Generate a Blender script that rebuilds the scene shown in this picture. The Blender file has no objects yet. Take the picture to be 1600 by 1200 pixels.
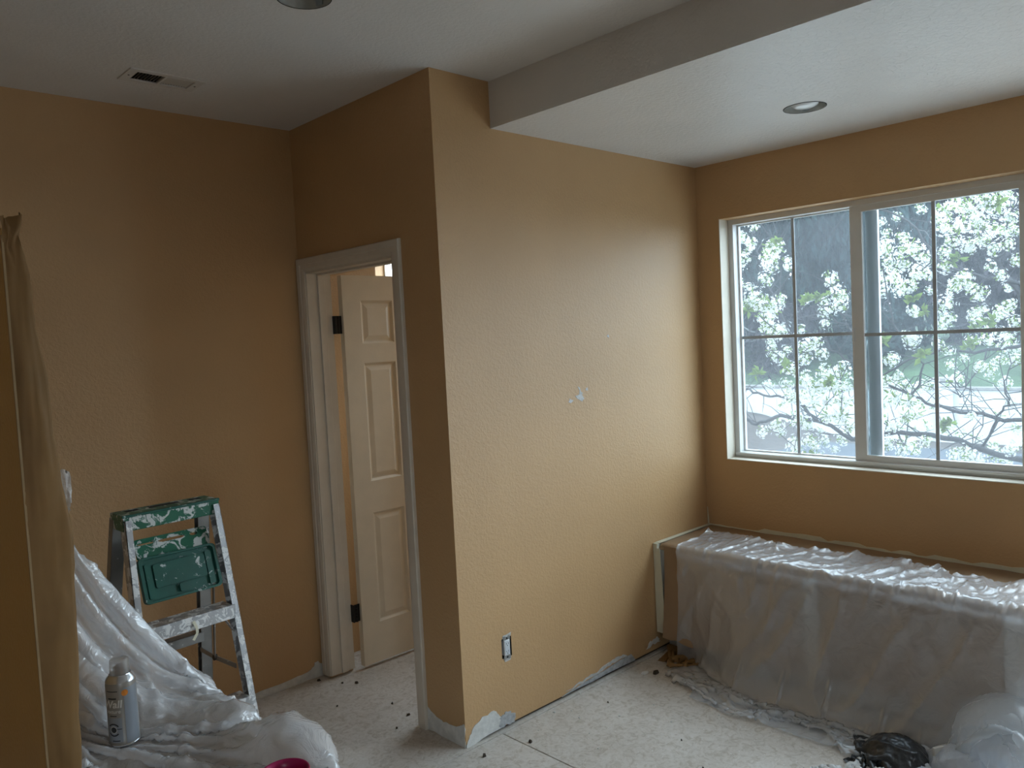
import bpy, bmesh, math, random
import numpy as np
from mathutils import Vector, Matrix, noise, geometry

S = bpy.context.scene
C = bpy.context.scene.collection
random.seed(7)
RNG = np.random.default_rng(7)

# ------------------------------------------------------------------ room size (metres)
L, D, H, HS, B = 1.818, 1.115, 2.7345, 2.542, 0.3117     # window wall, left wall, ceiling, low ceiling, drop
XB, YR, YN = -4.6, -5.1, 3.6                             # back wall, right wall, far wall of the next room
WY0, WY1, WZ0, WZ1 = -1.585, -0.137, 0.945, 2.247        # window opening

# ------------------------------------------------------------------ camera
cd = bpy.data.cameras.new('camera'); cam = bpy.data.objects.new('camera', cd); C.objects.link(cam)
cd.sensor_width = 36.0; cd.lens = 1247.86 / 1600 * 36.0; cd.clip_start = 0.02; cd.clip_end = 400
r_ = Vector((0.72336, -0.68861, -0.05068)); u_ = Vector((0.07647, 0.00696, 0.99705)); f_ = Vector((0.68622, 0.72510, -0.05769))
m = Matrix.Identity(4)
for i in range(3):
    m[i][0], m[i][1], m[i][2] = r_[i], u_[i], -f_[i]
m[0][3], m[1][3], m[2][3] = -1.9936, -2.4886, 1.6663
cam.matrix_world = m
S.camera = cam

# ------------------------------------------------------------------ sky, window portals, exposure
world = bpy.data.worlds.new('overcast_sky'); S.world = world; world.use_nodes = True
bg = world.node_tree.nodes['Background']
bg.inputs[0].default_value = (0.79, 0.895, 1.0, 1); bg.inputs[1].default_value = 4.0

def portal(name, y0, y1, z0, z1):
    a = bpy.data.lights.new(name, 'AREA'); a.shape = 'RECTANGLE'; a.size = y1 - y0; a.size_y = z1 - z0
    o = bpy.data.objects.new(name, a); C.objects.link(o)
    a.cycles.is_portal = True
    o.matrix_world = Matrix(((0, 0, 1, L + 0.17), (1, 0, 0, (y0 + y1) / 2), (0, 1, 0, (z0 + z1) / 2), (0, 0, 0, 1)))
portal('window_portal', WY0, WY1, WZ0, WZ1)
portal('next_room_window_portal', 0.35, 3.13, 1.65, 2.42)
def portal_at(name, mat, w, h):
    a = bpy.data.lights.new(name, 'AREA'); a.shape = 'RECTANGLE'; a.size = w; a.size_y = h; a.cycles.is_portal = True
    o = bpy.data.objects.new(name, a); C.objects.link(o); o.matrix_world = mat
portal('side_window_portal', -3.10, -1.80, 0.10, 2.25)
GDX0, GDX1, GDZ0, GDZ1 = -3.5, -2.75, 0.95, 2.1           # unseen window added in the right wall for fill light
portal_at('right_window_portal', Matrix(((1, 0, 0, (GDX0 + GDX1) / 2), (0, 0, -1, YR - 0.13), (0, 1, 0, (GDZ0 + GDZ1) / 2), (0, 0, 0, 1))), GDX1 - GDX0, GDZ1 - GDZ0)

S.view_settings.view_transform = 'Standard'; S.view_settings.look = 'None'
S.view_settings.gamma = 1.0; S.view_settings.use_curve_mapping = False
S.view_settings.exposure = 1.86
S.cycles.use_denoising = True

# ------------------------------------------------------------------ materials
def new_mat(name):
    m = bpy.data.materials.new(name); m.use_nodes = True
    nt = m.node_tree; nt.nodes.clear()
    out = nt.nodes.new('ShaderNodeOutputMaterial')
    return m, nt, out

def N(nt, t, **kw):
    n = nt.nodes.new(t)
    for k, v in kw.items():
        if k == 'ins':
            for kk, vv in v.items(): n.inputs[kk].default_value = vv
        else: setattr(n, k, v)
    return n

def coords(nt, scale=(1, 1, 1)):
    tc = N(nt, 'ShaderNodeTexCoord'); mp = N(nt, 'ShaderNodeMapping'); mp.inputs['Scale'].default_value = scale
    nt.links.new(tc.outputs['Object'], mp.inputs[0]); return mp.outputs[0]

def ramp(nt, fac, stops):
    r = N(nt, 'ShaderNodeValToRGB'); e = r.color_ramp.elements
    while len(e) < len(stops): e.new(0.5)
    for i, (p, c) in enumerate(stops): e[i].position = p; e[i].color = c if len(c) == 4 else (*c, 1)
    nt.links.new(fac, r.inputs[0]); return r.outputs[0]

def simple(name, col, rough=0.5, metal=0.0, var=0.08, scale=12.0, bump=0.0, bscale=60.0, bdist=0.002, spec=0.5, stretch=(1, 1, 1)):
    """procedural: colour broken by noise, optional fine relief"""
    m, nt, out = new_mat(name); p = N(nt, 'ShaderNodeBsdfPrincipled')
    v = coords(nt, stretch); nz = N(nt, 'ShaderNodeTexNoise', ins={'Scale': scale, 'Detail': 4.0})
    nt.links.new(v, nz.inputs[0])
    a = tuple(max(0, c * (1 - var)) for c in col); b = tuple(min(1, c * (1 + var)) for c in col)
    nt.links.new(ramp(nt, nz.outputs[0], [(0.3, a), (0.7, b)]), p.inputs['Base Color'])
    p.inputs['Roughness'].default_value = rough; p.inputs['Metallic'].default_value = metal
    p.inputs['Specular IOR Level'].default_value = spec
    if bump:
        nb = N(nt, 'ShaderNodeTexNoise', ins={'Scale': bscale, 'Detail': 2.0}); nt.links.new(v, nb.inputs[0])
        bp = N(nt, 'ShaderNodeBump', ins={'Strength': bump, 'Distance': bdist})
        nt.links.new(nb.outputs[0], bp.inputs['Height']); nt.links.new(bp.outputs[0], p.inputs['Normal'])
    nt.links.new(p.outputs[0], out.inputs[0]); return m

def paint_wall(name, col, rough, bump, scale=62.0, var=0.03, dist=0.0025):
    """rolled paint over orange-peel drywall texture"""
    m, nt, out = new_mat(name); p = N(nt, 'ShaderNodeBsdfPrincipled')
    v = coords(nt)
    n1 = N(nt, 'ShaderNodeTexNoise', ins={'Scale': 2.2, 'Detail': 3.0}); nt.links.new(v, n1.inputs[0])
    a = tuple(c * (1 - var) for c in col); b = tuple(c * (1 + var) for c in col)
    nt.links.new(ramp(nt, n1.outputs[0], [(0.35, a), (0.65, b)]), p.inputs['Base Color'])
    n2 = N(nt, 'ShaderNodeTexNoise', ins={'Scale': scale, 'Detail': 2.0, 'Roughness': 0.45, 'Distortion': 0.6}); nt.links.new(v, n2.inputs[0])
    h = ramp(nt, n2.outputs[0], [(0.40, (0, 0, 0)), (0.62, (1, 1, 1))])
    bp = N(nt, 'ShaderNodeBump', ins={'Strength': bump, 'Distance': dist})
    nt.links.new(h, bp.inputs['Height']); nt.links.new(bp.outputs[0], p.inputs['Normal'])
    p.inputs['Roughness'].default_value = rough
    nt.links.new(p.outputs[0], out.inputs[0]); return m

def spattered(name, base, spl, amount, scale=22.0, rough=0.45, metal=0.0, var=0.2):
    """base colour with dried paint splashes"""
    m, nt, out = new_mat(name); p = N(nt, 'ShaderNodeBsdfPrincipled'); v = coords(nt)
    n1 = N(nt, 'ShaderNodeTexNoise', ins={'Scale': scale, 'Detail': 5.0, 'Roughness': 0.65, 'Distortion': 0.8}); nt.links.new(v, n1.inputs[0])
    n2 = N(nt, 'ShaderNodeTexNoise', ins={'Scale': 9.0, 'Detail': 3.0}); nt.links.new(v, n2.inputs[0])
    bc = ramp(nt, n2.outputs[0], [(0.3, tuple(c * (1 - var) for c in base)), (0.7, tuple(min(1, c * (1 + var)) for c in base))])
    k = ramp(nt, n1.outputs[0], [(1 - amount, (0, 0, 0)), (min(1, 1 - amount + 0.04), (1, 1, 1))])
    mx = N(nt, 'ShaderNodeMix', data_type='RGBA'); nt.links.new(k, mx.inputs[0]); nt.links.new(bc, mx.inputs[6]); mx.inputs[7].default_value = (*spl, 1)
    nt.links.new(mx.outputs[2], p.inputs['Base Color'])
    if metal:
        mm = N(nt, 'ShaderNodeMath', operation='MULTIPLY_ADD'); mm.inputs[1].default_value = -metal; mm.inputs[2].default_value = metal
        nt.links.new(k, mm.inputs[0]); nt.links.new(mm.outputs[0], p.inputs['Metallic'])
    p.inputs['Roughness'].default_value = rough
    bp = N(nt, 'ShaderNodeBump', ins={'Strength': 0.4, 'Distance': 0.002}); nt.links.new(k, bp.inputs['Height']); nt.links.new(bp.outputs[0], p.inputs['Normal'])
    nt.links.new(p.outputs[0], out.inputs[0]); return m

def both_sides(nt, fr, ior):
    """same reflectance on the front and the back of a thin sheet"""
    g = N(nt, 'ShaderNodeNewGeometry'); mr = N(nt, 'ShaderNodeMapRange', ins={'To Min': ior, 'To Max': 1 / ior})
    nt.links.new(g.outputs['Backfacing'], mr.inputs[0]); nt.links.new(mr.outputs[0], fr.inputs[0])

def film(name, tint, cover, rough=0.18, crease=0.5, cscale=14.0, ior=1.5):
    """milky polythene film: part of the light goes straight through, the rest scatters or glints"""
    m, nt, out = new_mat(name); v = coords(nt)
    n1 = N(nt, 'ShaderNodeTexNoise', ins={'Scale': cscale, 'Detail': 5.0, 'Roughness': 0.55, 'Distortion': 1.2}); nt.links.new(v, n1.inputs[0])
    vo = N(nt, 'ShaderNodeTexNoise', noise_type='RIDGED_MULTIFRACTAL', ins={'Scale': cscale * 0.35, 'Detail': 3.0, 'Roughness': 0.4, 'Distortion': 0.7}); nt.links.new(v, vo.inputs[0])
    vr = ramp(nt, vo.outputs[0], [(0.45, (0, 0, 0)), (1.0, (1, 1, 1))])
    ad = N(nt, 'ShaderNodeMath', operation='MULTIPLY_ADD'); ad.inputs[1].default_value = 0.8
    nt.links.new(vr, ad.inputs[0]); nt.links.new(n1.outputs[0], ad.inputs[2])
    bp = N(nt, 'ShaderNodeBump', ins={'Strength': crease, 'Distance': 0.02}); nt.links.new(ad.outputs[0], bp.inputs['Height'])
    tr = N(nt, 'ShaderNodeBsdfTransparent'); tr.inputs[0].default_value = (0.96, 0.97, 0.98, 1)
    df = N(nt, 'ShaderNodeBsdfDiffuse'); df.inputs[0].default_value = (*tint, 1)
    tl = N(nt, 'ShaderNodeBsdfTranslucent'); tl.inputs[0].default_value = (*tint, 1)
    gl = N(nt, 'ShaderNodeBsdfGlossy'); gl.inputs['Roughness'].default_value = rough; gl.inputs[0].default_value = (1, 1, 1, 1)
    for n in (df, tl, gl): nt.links.new(bp.outputs[0], n.inputs['Normal'])
    m1 = N(nt, 'ShaderNodeMixShader'); m1.inputs[0].default_value = 0.45; nt.links.new(df.outputs[0], m1.inputs[1]); nt.links.new(tl.outputs[0], m1.inputs[2])
    m2 = N(nt, 'ShaderNodeMixShader'); m2.inputs[0].default_value = cover; nt.links.new(tr.outputs[0], m2.inputs[1]); nt.links.new(m1.outputs[0], m2.inputs[2])
    fr = N(nt, 'ShaderNodeFresnel'); both_sides(nt, fr, ior); nt.links.new(bp.outputs[0], fr.inputs['Normal'])
    m3 = N(nt, 'ShaderNodeMixShader'); nt.links.new(fr.outputs[0], m3.inputs[0]); nt.links.new(m2.outputs[0], m3.inputs[1]); nt.links.new(gl.outputs[0], m3.inputs[2])
    nt.links.new(m3.outputs[0], out.inputs[0]); return m

def pane_mat(name, haze, tint=(0.93, 0.97, 0.98, 1)):
    """window glass; the translucent share puts haze over the view outside"""
    m, nt, out = new_mat(name)
    tr = N(nt, 'ShaderNodeBsdfTransparent'); tr.inputs[0].default_value = tint
    tl = N(nt, 'ShaderNodeBsdfTranslucent'); tl.inputs[0].default_value = (0.85, 0.93, 1.0, 1)
    gl = N(nt, 'ShaderNodeBsdfGlossy'); gl.inputs['Roughness'].default_value = 0.02
    nz = N(nt, 'ShaderNodeTexNoise', ins={'Scale': 3.0, 'Detail': 3.0}); nt.links.new(coords(nt), nz.inputs[0])
    mr = N(nt, 'ShaderNodeMapRange', ins={'From Min': 0.3, 'From Max': 0.7, 'To Min': haze * 0.8, 'To Max': haze * 1.2}); nt.links.new(nz.outputs[0], mr.inputs[0])
    m1 = N(nt, 'ShaderNodeMixShader'); nt.links.new(mr.outputs[0], m1.inputs[0]); nt.links.new(tr.outputs[0], m1.inputs[1]); nt.links.new(tl.outputs[0], m1.inputs[2])
    fr = N(nt, 'ShaderNodeFresnel'); both_sides(nt, fr, 1.3)
    m2 = N(nt, 'ShaderNodeMixShader'); nt.links.new(fr.outputs[0], m2.inputs[0]); nt.links.new(m1.outputs[0], m2.inputs[1]); nt.links.new(gl.outputs[0], m2.inputs[2])
    nt.links.new(m2.outputs[0], out.inputs[0]); return m

def leafy(name, col, var=0.35, scale=3.0, trans=0.4):
    m, nt, out = new_mat(name)
    nz = N(nt, 'ShaderNodeTexNoise', ins={'Scale': scale, 'Detail': 3.0}); nt.links.new(coords(nt), nz.inputs[0])
    c = ramp(nt, nz.outputs[0], [(0.3, tuple(x * (1 - var) for x in col)), (0.7, tuple(min(1, x * (1 + var)) for x in col))])
    df = N(nt, 'ShaderNodeBsdfDiffuse'); tl = N(nt, 'ShaderNodeBsdfTranslucent')
    nt.links.new(c, df.inputs[0]); nt.links.new(c, tl.inputs[0])
    mx = N(nt, 'ShaderNodeMixShader'); mx.inputs[0].default_value = trans
    nt.links.new(df.outputs[0], mx.inputs[1]); nt.links.new(tl.outputs[0], mx.inputs[2]); nt.links.new(mx.outputs[0], out.inputs[0]); return m

def subfloor_mat(name):
    m, nt, out = new_mat(name); p = N(nt, 'ShaderNodeBsdfPrincipled'); v = coords(nt)
    n1 = N(nt, 'ShaderNodeTexNoise', ins={'Scale': 2.0, 'Detail': 4.0}); nt.links.new(v, n1.inputs[0])
    vo = N(nt, 'ShaderNodeTexVoronoi', ins={'Scale': 55.0, 'Randomness': 1.0}); nt.links.new(v, vo.inputs[0])
    n3 = N(nt, 'ShaderNodeTexNoise', ins={'Scale': 26.0, 'Detail': 5.0, 'Roughness': 0.7, 'Distortion': 1.5}); nt.links.new(v, n3.inputs[0])
    n4 = N(nt, 'ShaderNodeTexNoise', ins={'Scale': 120.0, 'Detail': 1.0}); nt.links.new(v, n4.inputs[0])
    base = ramp(nt, n1.outputs[0], [(0.3, (0.55, 0.50, 0.445)), (0.7, (0.70, 0.66, 0.615))])
    fl = ramp(nt, n3.outputs[0], [(0.36, (0.72, 0.68, 0.62)), (0.5, (0.92, 0.9, 0.88)), (0.68, (1, 1, 1))])
    mx = N(nt, 'ShaderNodeMix', data_type='RGBA', blend_type='MULTIPLY'); mx.inputs[0].default_value = 1.0
    nt.links.new(base, mx.inputs[6]); nt.links.new(fl, mx.inputs[7])
    dust = ramp(nt, n4.outputs[0], [(0.70, (0, 0, 0)), (0.74, (1, 1, 1))])
    m2 = N(nt, 'ShaderNodeMix', data_type='RGBA'); nt.links.new(dust, m2.inputs[0]); nt.links.new(mx.outputs[2], m2.inputs[6]); m2.inputs[7].default_value = (0.72, 0.71, 0.69, 1)
    nt.links.new(m2.outputs[2], p.inputs['Base Color']); p.inputs['Roughness'].default_value = 0.75
    bp = N(nt, 'ShaderNodeBump', ins={'Strength': 0.25, 'Distance': 0.002}); nt.links.new(vo.outputs[0], bp.inputs['Height']); nt.links.new(bp.outputs[0], p.inputs['Normal'])
    nt.links.new(p.outputs[0], out.inputs[0]); return m

GOLD = (0.545, 0.337, 0.163)
M = {
    'gold': paint_wall('gold_wall_paint', GOLD, 0.46, 0.24, 72.0),
    'white_ceiling': paint_wall('white_ceiling_paint', (0.72, 0.69, 0.655), 0.34, 0.42, 55.0),
    'flat_ceiling': paint_wall('flat_white_paint', (0.70, 0.665, 0.63), 0.6, 0.22, 60.0),
    'panel_gold': paint_wall('deep_gold_panel_paint', (0.50, 0.285, 0.075), 0.5, 0.2, 72.0),
    'floor': subfloor_mat('subfloor_board'),
    'trim': simple('white_trim_paint', (0.67, 0.595, 0.50), 0.4, var=0.04, bump=0.1),
    'door': simple('cream_door_paint', (0.71, 0.605, 0.46), 0.42, var=0.03, bump=0.12, bscale=90),
    'vinyl': simple('white_window_vinyl', (0.70, 0.69, 0.67), 0.35, var=0.03),
    'sill': simple('painted_reveal', (0.70, 0.63, 0.52), 0.5, var=0.04),
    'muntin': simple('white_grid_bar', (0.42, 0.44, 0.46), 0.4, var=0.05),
    'pane': pane_mat('hazed_glass', 0.030, (0.66, 0.71, 0.73, 1)),  # haze and tint put in to veil and dim the outdoor view
    'pane_clear': pane_mat('clear_glass', 0.02),
    'mud': simple('joint_compound', (0.66, 0.65, 0.62), 0.85, var=0.12, scale=30, bump=0.5, bscale=50, bdist=0.004),
    'spackle': simple('white_spackle', (0.56, 0.545, 0.52), 0.8, var=0.15, scale=60, bump=0.4),
    'drygrey': simple('torn_drywall_paper', (0.42, 0.43, 0.44), 0.9, var=0.25, scale=50, bump=0.4),
    'dark': simple('dark_gap', (0.02, 0.017, 0.014), 0.9, var=0.2),
    'plate': simple('bottom_plate_wood', (0.06, 0.045, 0.03), 0.9, var=0.3),
    'kraft': simple('brown_masking_paper', (0.30, 0.19, 0.105), 0.62, var=0.10, scale=6, bump=0.5, bscale=9, bdist=0.01),
    'kraft_dark': simple('dark_brown_masking_paper', (0.235, 0.128, 0.045), 0.6, var=0.12, scale=5, bump=0.5, bscale=7, bdist=0.015, spec=0.3),  # darker than the seat paper; panel wrap and torn scrap
    'tape': simple('cream_masking_tape', (0.66, 0.61, 0.46), 0.6, var=0.06, bump=0.2),
    'tape_edge': simple('dull_tan_tape', (0.33, 0.22, 0.11), 0.7, var=0.1),
    'cabinet': simple('white_cabinet_paint', (0.62, 0.60, 0.56), 0.4, var=0.04),
    'film': film('clear_polythene', (0.80, 0.83, 0.88), 0.46, 0.22, 0.4, 13.0, 2.0),
    'film_thick': film('milky_polythene', (0.93, 0.93, 0.95), 0.80, 0.22, 0.6, 11.0, 1.95),
    'film_blue': film('bluish_polythene', (0.86, 0.91, 1.0), 0.8, 0.25, 0.4, 18.0, 1.8),
    'film_bag': film('thin_bag_polythene', (0.75, 0.77, 0.79), 0.42, 0.3, 0.3, 10.0),
    'black_bag': simple('black_bin_liner', (0.025, 0.027, 0.03), 0.28, var=0.3, scale=15, bump=0.7, bscale=22, bdist=0.02),
    'rag': simple('white_cotton_rag', (0.62, 0.61, 0.60), 0.9, var=0.15, scale=25, bump=0.5, bscale=40, bdist=0.006),
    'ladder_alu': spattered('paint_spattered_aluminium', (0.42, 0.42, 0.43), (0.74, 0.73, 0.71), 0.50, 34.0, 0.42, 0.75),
    'ladder_dark': spattered('darker_aluminium', (0.26, 0.25, 0.24), (0.6, 0.58, 0.55), 0.36, 30.0, 0.45, 0.7),  # darker aluminium for the rear parts and arms
    'ladder_green': spattered('spattered_green_plastic', (0.010, 0.115, 0.062), (0.56, 0.57, 0.54), 0.47, 30.0, 0.4),
    'ladder_green2': spattered('green_plastic_tray', (0.008, 0.085, 0.06), (0.5, 0.53, 0.5), 0.38, 30.0, 0.38),
    'black_metal': simple('dark_hinge_metal', (0.03, 0.027, 0.025), 0.4, metal=0.7),
    'steel': simple('galvanised_steel', (0.42, 0.43, 0.43), 0.38, metal=0.9, var=0.15, scale=20),
    'can_metal': simple('recessed_can_metal', (0.50, 0.50, 0.47), 0.5, metal=0.3, var=0.2, scale=18),
    'bulb': simple('frosted_bulb_glass', (0.78, 0.80, 0.80), 0.15, var=0.02),
    'outlet': simple('white_outlet_plastic', (0.74, 0.75, 0.76), 0.3, var=0.02),
    'outlet_face': simple('grey_white_outlet_face', (0.60, 0.63, 0.66), 0.3, var=0.02),
    'vent': simple('vent_paint', (0.62, 0.58, 0.53), 0.5, var=0.05),
    'vent_slat': simple('dark_vent_slat', (0.30, 0.27, 0.235), 0.55, var=0.1),  # left half's slats are darker than the frame and right half
    'spray_body': simple('grey_can_print', (0.30, 0.27, 0.235), 0.32, var=0.06, metal=0.1),
    'spray_blue': simple('blue_grey_can_print', (0.30, 0.32, 0.35), 0.3, metal=0.3, var=0.05),
    'spray_metal': simple('bare_tinplate', (0.62, 0.63, 0.65), 0.25, metal=0.9, var=0.05),
    'spray_light': simple('pale_print', (0.66, 0.63, 0.58), 0.45, var=0.03),
    'spray_black': simple('black_print', (0.02, 0.02, 0.022), 0.4, var=0.1),
    'spray_orange': simple('orange_badge_print', (0.62, 0.20, 0.025), 0.4, var=0.2, scale=90),
    'spray_cap': film('clear_plastic_cap', (0.62, 0.57, 0.52), 0.42, 0.25, 0.2, 60.0),
    'nozzle': simple('brown_nozzle', (0.13, 0.075, 0.055), 0.5, var=0.3, scale=80),
    'magenta': simple('magenta_plastic', (0.42, 0.012, 0.11), 0.3, var=0.05),
    'wood': simple('table_wood', (0.35, 0.25, 0.16), 0.5, var=0.2, scale=8),
    'bark': simple('dark_bark', (0.028, 0.026, 0.028), 0.9, var=0.4, scale=30, bump=0.5, bscale=40, bdist=0.01),
    'bark_pale': simple('pale_grey_bark', (0.15, 0.155, 0.145), 0.9, var=0.3, scale=5),
    'petal': leafy('white_petals', (0.62, 0.63, 0.62), 0.10, 20.0, 0.45),
    'young_leaf': leafy('young_green_leaves', (0.14, 0.20, 0.045), 0.25, 20.0, 0.5),
    'foliage_a': leafy('dark_blue_green_foliage', (0.015, 0.028, 0.026), 0.75, 1.6, 0.3),  # bluish cast puts distance haze into the leaf colour
    'foliage_b': leafy('grey_green_foliage', (0.028, 0.046, 0.046), 0.65, 1.6, 0.3),  # grey-blue cast, likewise haze held in the colour
    'foliage_c': leafy('bare_purple_grey_twigs', (0.040, 0.035, 0.040), 0.6, 1.6, 0.2),
    'grass': simple('hillside_grass', (0.030, 0.056, 0.024), 0.95, var=0.35, scale=1.2, bump=0.6, bscale=6, bdist=0.1),
    'ground': simple('garden_soil_and_mulch', (0.035, 0.026, 0.021), 0.95, var=0.35, scale=0.6, bump=0.6, bscale=4, bdist=0.1),
    'road': simple('wet_asphalt', (0.030, 0.036, 0.045), 0.8, var=0.15, scale=1.5),
    'stucco': simple('white_stucco', (0.34, 0.345, 0.34), 0.9, var=0.05, scale=3, bump=0.4, bscale=30, bdist=0.01),
    'concrete': simple('bounce_concrete', (0.36, 0.355, 0.34), 0.9, var=0.08, scale=2, bump=0.3, bscale=20),  # kept pale to throw light up at the low ceiling
    'cap_stone': simple('wall_cap_stone', (0.15, 0.14, 0.13), 0.9, var=0.15),
}

# ------------------------------------------------------------------ mesh helpers
def tag(o, label=None, cat=None, group=None, kind=None):
    if label: o['label'] = label
    if cat: o['category'] = cat
    if group: o['group'] = group
    if kind: o['kind'] = kind
    return o

def link(name, me, mat=None, parent=None, smooth=False):
    if mat is not None and len(me.materials) == 0: me.materials.append(M[mat] if isinstance(mat, str) else mat)
    if smooth: me.polygons.foreach_set('use_smooth', [True] * len(me.polygons))
    o = bpy.data.objects.new(name, me); C.objects.link(o)
    if parent is not None: o.parent = parent
    return o

def empty(name, loc=(0, 0, 0), rz=0.0):
    o = bpy.data.objects.new(name, None); C.objects.link(o); o.location = loc; o.rotation_euler = (0, 0, rz)
    o.empty_display_size = 0.1
    return o

class MB:
    def __init__(s): s.v = []; s.f = []
    def add(s, vs, fs):
        k = len(s.v); s.v += [tuple(v) for v in vs]; s.f += [tuple(i + k for i in f) for f in fs]; return s
    def box(s, x0, x1, y0, y1, z0, z1):
        x0, x1 = min(x0, x1), max(x0, x1); y0, y1 = min(y0, y1), max(y0, y1); z0, z1 = min(z0, z1), max(z0, z1)
        return s.add([(x0, y0, z0), (x1, y0, z0), (x1, y1, z0), (x0, y1, z0), (x0, y0, z1), (x1, y0, z1), (x1, y1, z1), (x0, y1, z1)],
                     [(0, 3, 2, 1), (4, 5, 6, 7), (0, 1, 5, 4), (1, 2, 6, 5), (2, 3, 7, 6), (3, 0, 4, 7)])
    def beam(s, p, q, a, w, d, off=(0, 0)):
        """bar from p to q; a = sideways axis, width w along it, depth d across"""
        p, q = Vector(p), Vector(q); t = (q - p).normalized(); a = Vector(a); a = (a - t * a.dot(t)).normalized(); b = t.cross(a)
        vs = []
        for e in (p, q):
            for sx, sy in ((-1, -1), (1, -1), (1, 1), (-1, 1)):
                vs.append(e + a * (off[0] + sx * w / 2) + b * (off[1] + sy * d / 2))
        return s.add(vs, [(0, 1, 2, 3), (7, 6, 5, 4), (0, 4, 5, 1), (1, 5, 6, 2), (2, 6, 7, 3), (3, 7, 4, 0)])
    def tube(s, pts, rad, n=8):
        pts = [Vector(p) for p in pts]
        if not hasattr(rad, '__len__'): rad = [rad] * len(pts)
        vs = []; fs = []
        for i, p in enumerate(pts):
            t = (pts[min(i + 1, len(pts) - 1)] - pts[max(i - 1, 0)]).normalized()
            ref = Vector((0, 0, 1)) if abs(t.z) < 0.9 else Vector((1, 0, 0))
            a = t.cross(ref).normalized(); b = a.cross(t)
            for k in range(n):
                an = 2 * math.pi * k / n; vs.append(p + (a * math.cos(an) + b * math.sin(an)) * rad[i])
        for i in range(len(pts) - 1):
            for k in range(n):
                fs.append((i * n + k, i * n + (k + 1) % n, (i + 1) * n + (k + 1) % n, (i + 1) * n + k))
        fs.append(tuple(range(n - 1, -1, -1))); fs.append(tuple((len(pts) - 1) * n + k for k in range(n)))
        return s.add(vs, fs)
    def lathe(s, prof, c=(0, 0, 0), n=32, a0=0.0, a1=2 * math.pi, cap=True):
        full = abs(a1 - a0 - 2 * math.pi) < 1e-6; k = n if full else n + 1; vs = []; fs = []
        for r, z in prof:
            for i in range(k):
                an = a0 + (a1 - a0) * i / n; vs.append((c[0] + r * math.cos(an), c[1] + r * math.sin(an), c[2] + z))
        for j in range(len(prof) - 1):
            for i in range(n):
                i2 = (i + 1) % k
                fs.append((j * k + i, j * k + i2, (j + 1) * k + i2, (j + 1) * k + i))
        if cap and full:
            if prof[0][0] > 1e-5: fs.append(tuple(range(k - 1, -1, -1)))
            if prof[-1][0] > 1e-5: fs.append(tuple((len(prof) - 1) * k + i for i in range(k)))
        return s.add(vs, fs)
    def slab(s, outer, holes, w0, w1, fn):
        """flat plate with holes, between w0 and w1, placed by fn(u, v, w)"""
        loops = [outer] + holes; flat = [p for l in loops for p in l]
        tris = geometry.tessellate_polygon([[Vector((a, b, 0)) for a, b in l] for l in loops])
        n = len(flat); vs = [fn(a, b, w0) for a, b in flat] + [fn(a, b, w1) for a, b in flat]
        fs = [tuple(t) for t in tris] + [tuple(i + n for i in reversed(t)) for t in tris]; k = 0
        for l in loops:
            for i in range(len(l)):
                a, b = k + i, k + (i + 1) % len(l); fs.append((a, b, b + n, a + n))
            k += len(l)
        return s.add(vs, fs)
    def mesh(s, name):
        me = bpy.data.meshes.new(name); me.from_pydata(s.v, [], s.f); me.validate()
        bm = bmesh.new(); bm.from_mesh(me); bmesh.ops.recalc_face_normals(bm, faces=bm.faces); bm.to_mesh(me); bm.free()
        return me
    def build(s, name, mat, parent=None, bevel=0.0, smooth=False, seg=2):
        o = link(name, s.mesh(name), mat, parent, smooth)
        if bevel:
            b = o.modifiers.new('bevel', 'BEVEL'); b.width = bevel; b.segments = seg; b.limit_method = 'ANGLE'; b.angle_limit = math.radians(40)
        return o

def rect(u0, u1, v0, v1): return [(u0, v0), (u1, v0), (u1, v1), (u0, v1)]
def circ(cx, cy, r, n=40, jag=0.0): return [(cx + (r + random.uniform(-jag, jag)) * math.cos(2 * math.pi * i / n), cy + (r + random.uniform(-jag, jag)) * math.sin(2 * math.pi * i / n)) for i in range(n)]
YZ = lambda u, v, w: (w, u, v)     # plate in a wall of constant x
XZ = lambda u, v, w: (u, w, v)     # constant y
XY = lambda u, v, w: (u, v, w)

def blob(pts, w0, w1, fn, jag=0.006, sub=4):
    """irregular thin patch following a ragged outline"""
    out = []
    for i in range(len(pts)):
        a, b = pts[i], pts[(i + 1) % len(pts)]
        for k in range(sub):
            t = k / sub; out.append((a[0] + (b[0] - a[0]) * t + random.uniform(-jag, jag), a[1] + (b[1] - a[1]) * t + random.uniform(-jag, jag)))
    return MB().slab(out, [], w0, w1, fn)

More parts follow.
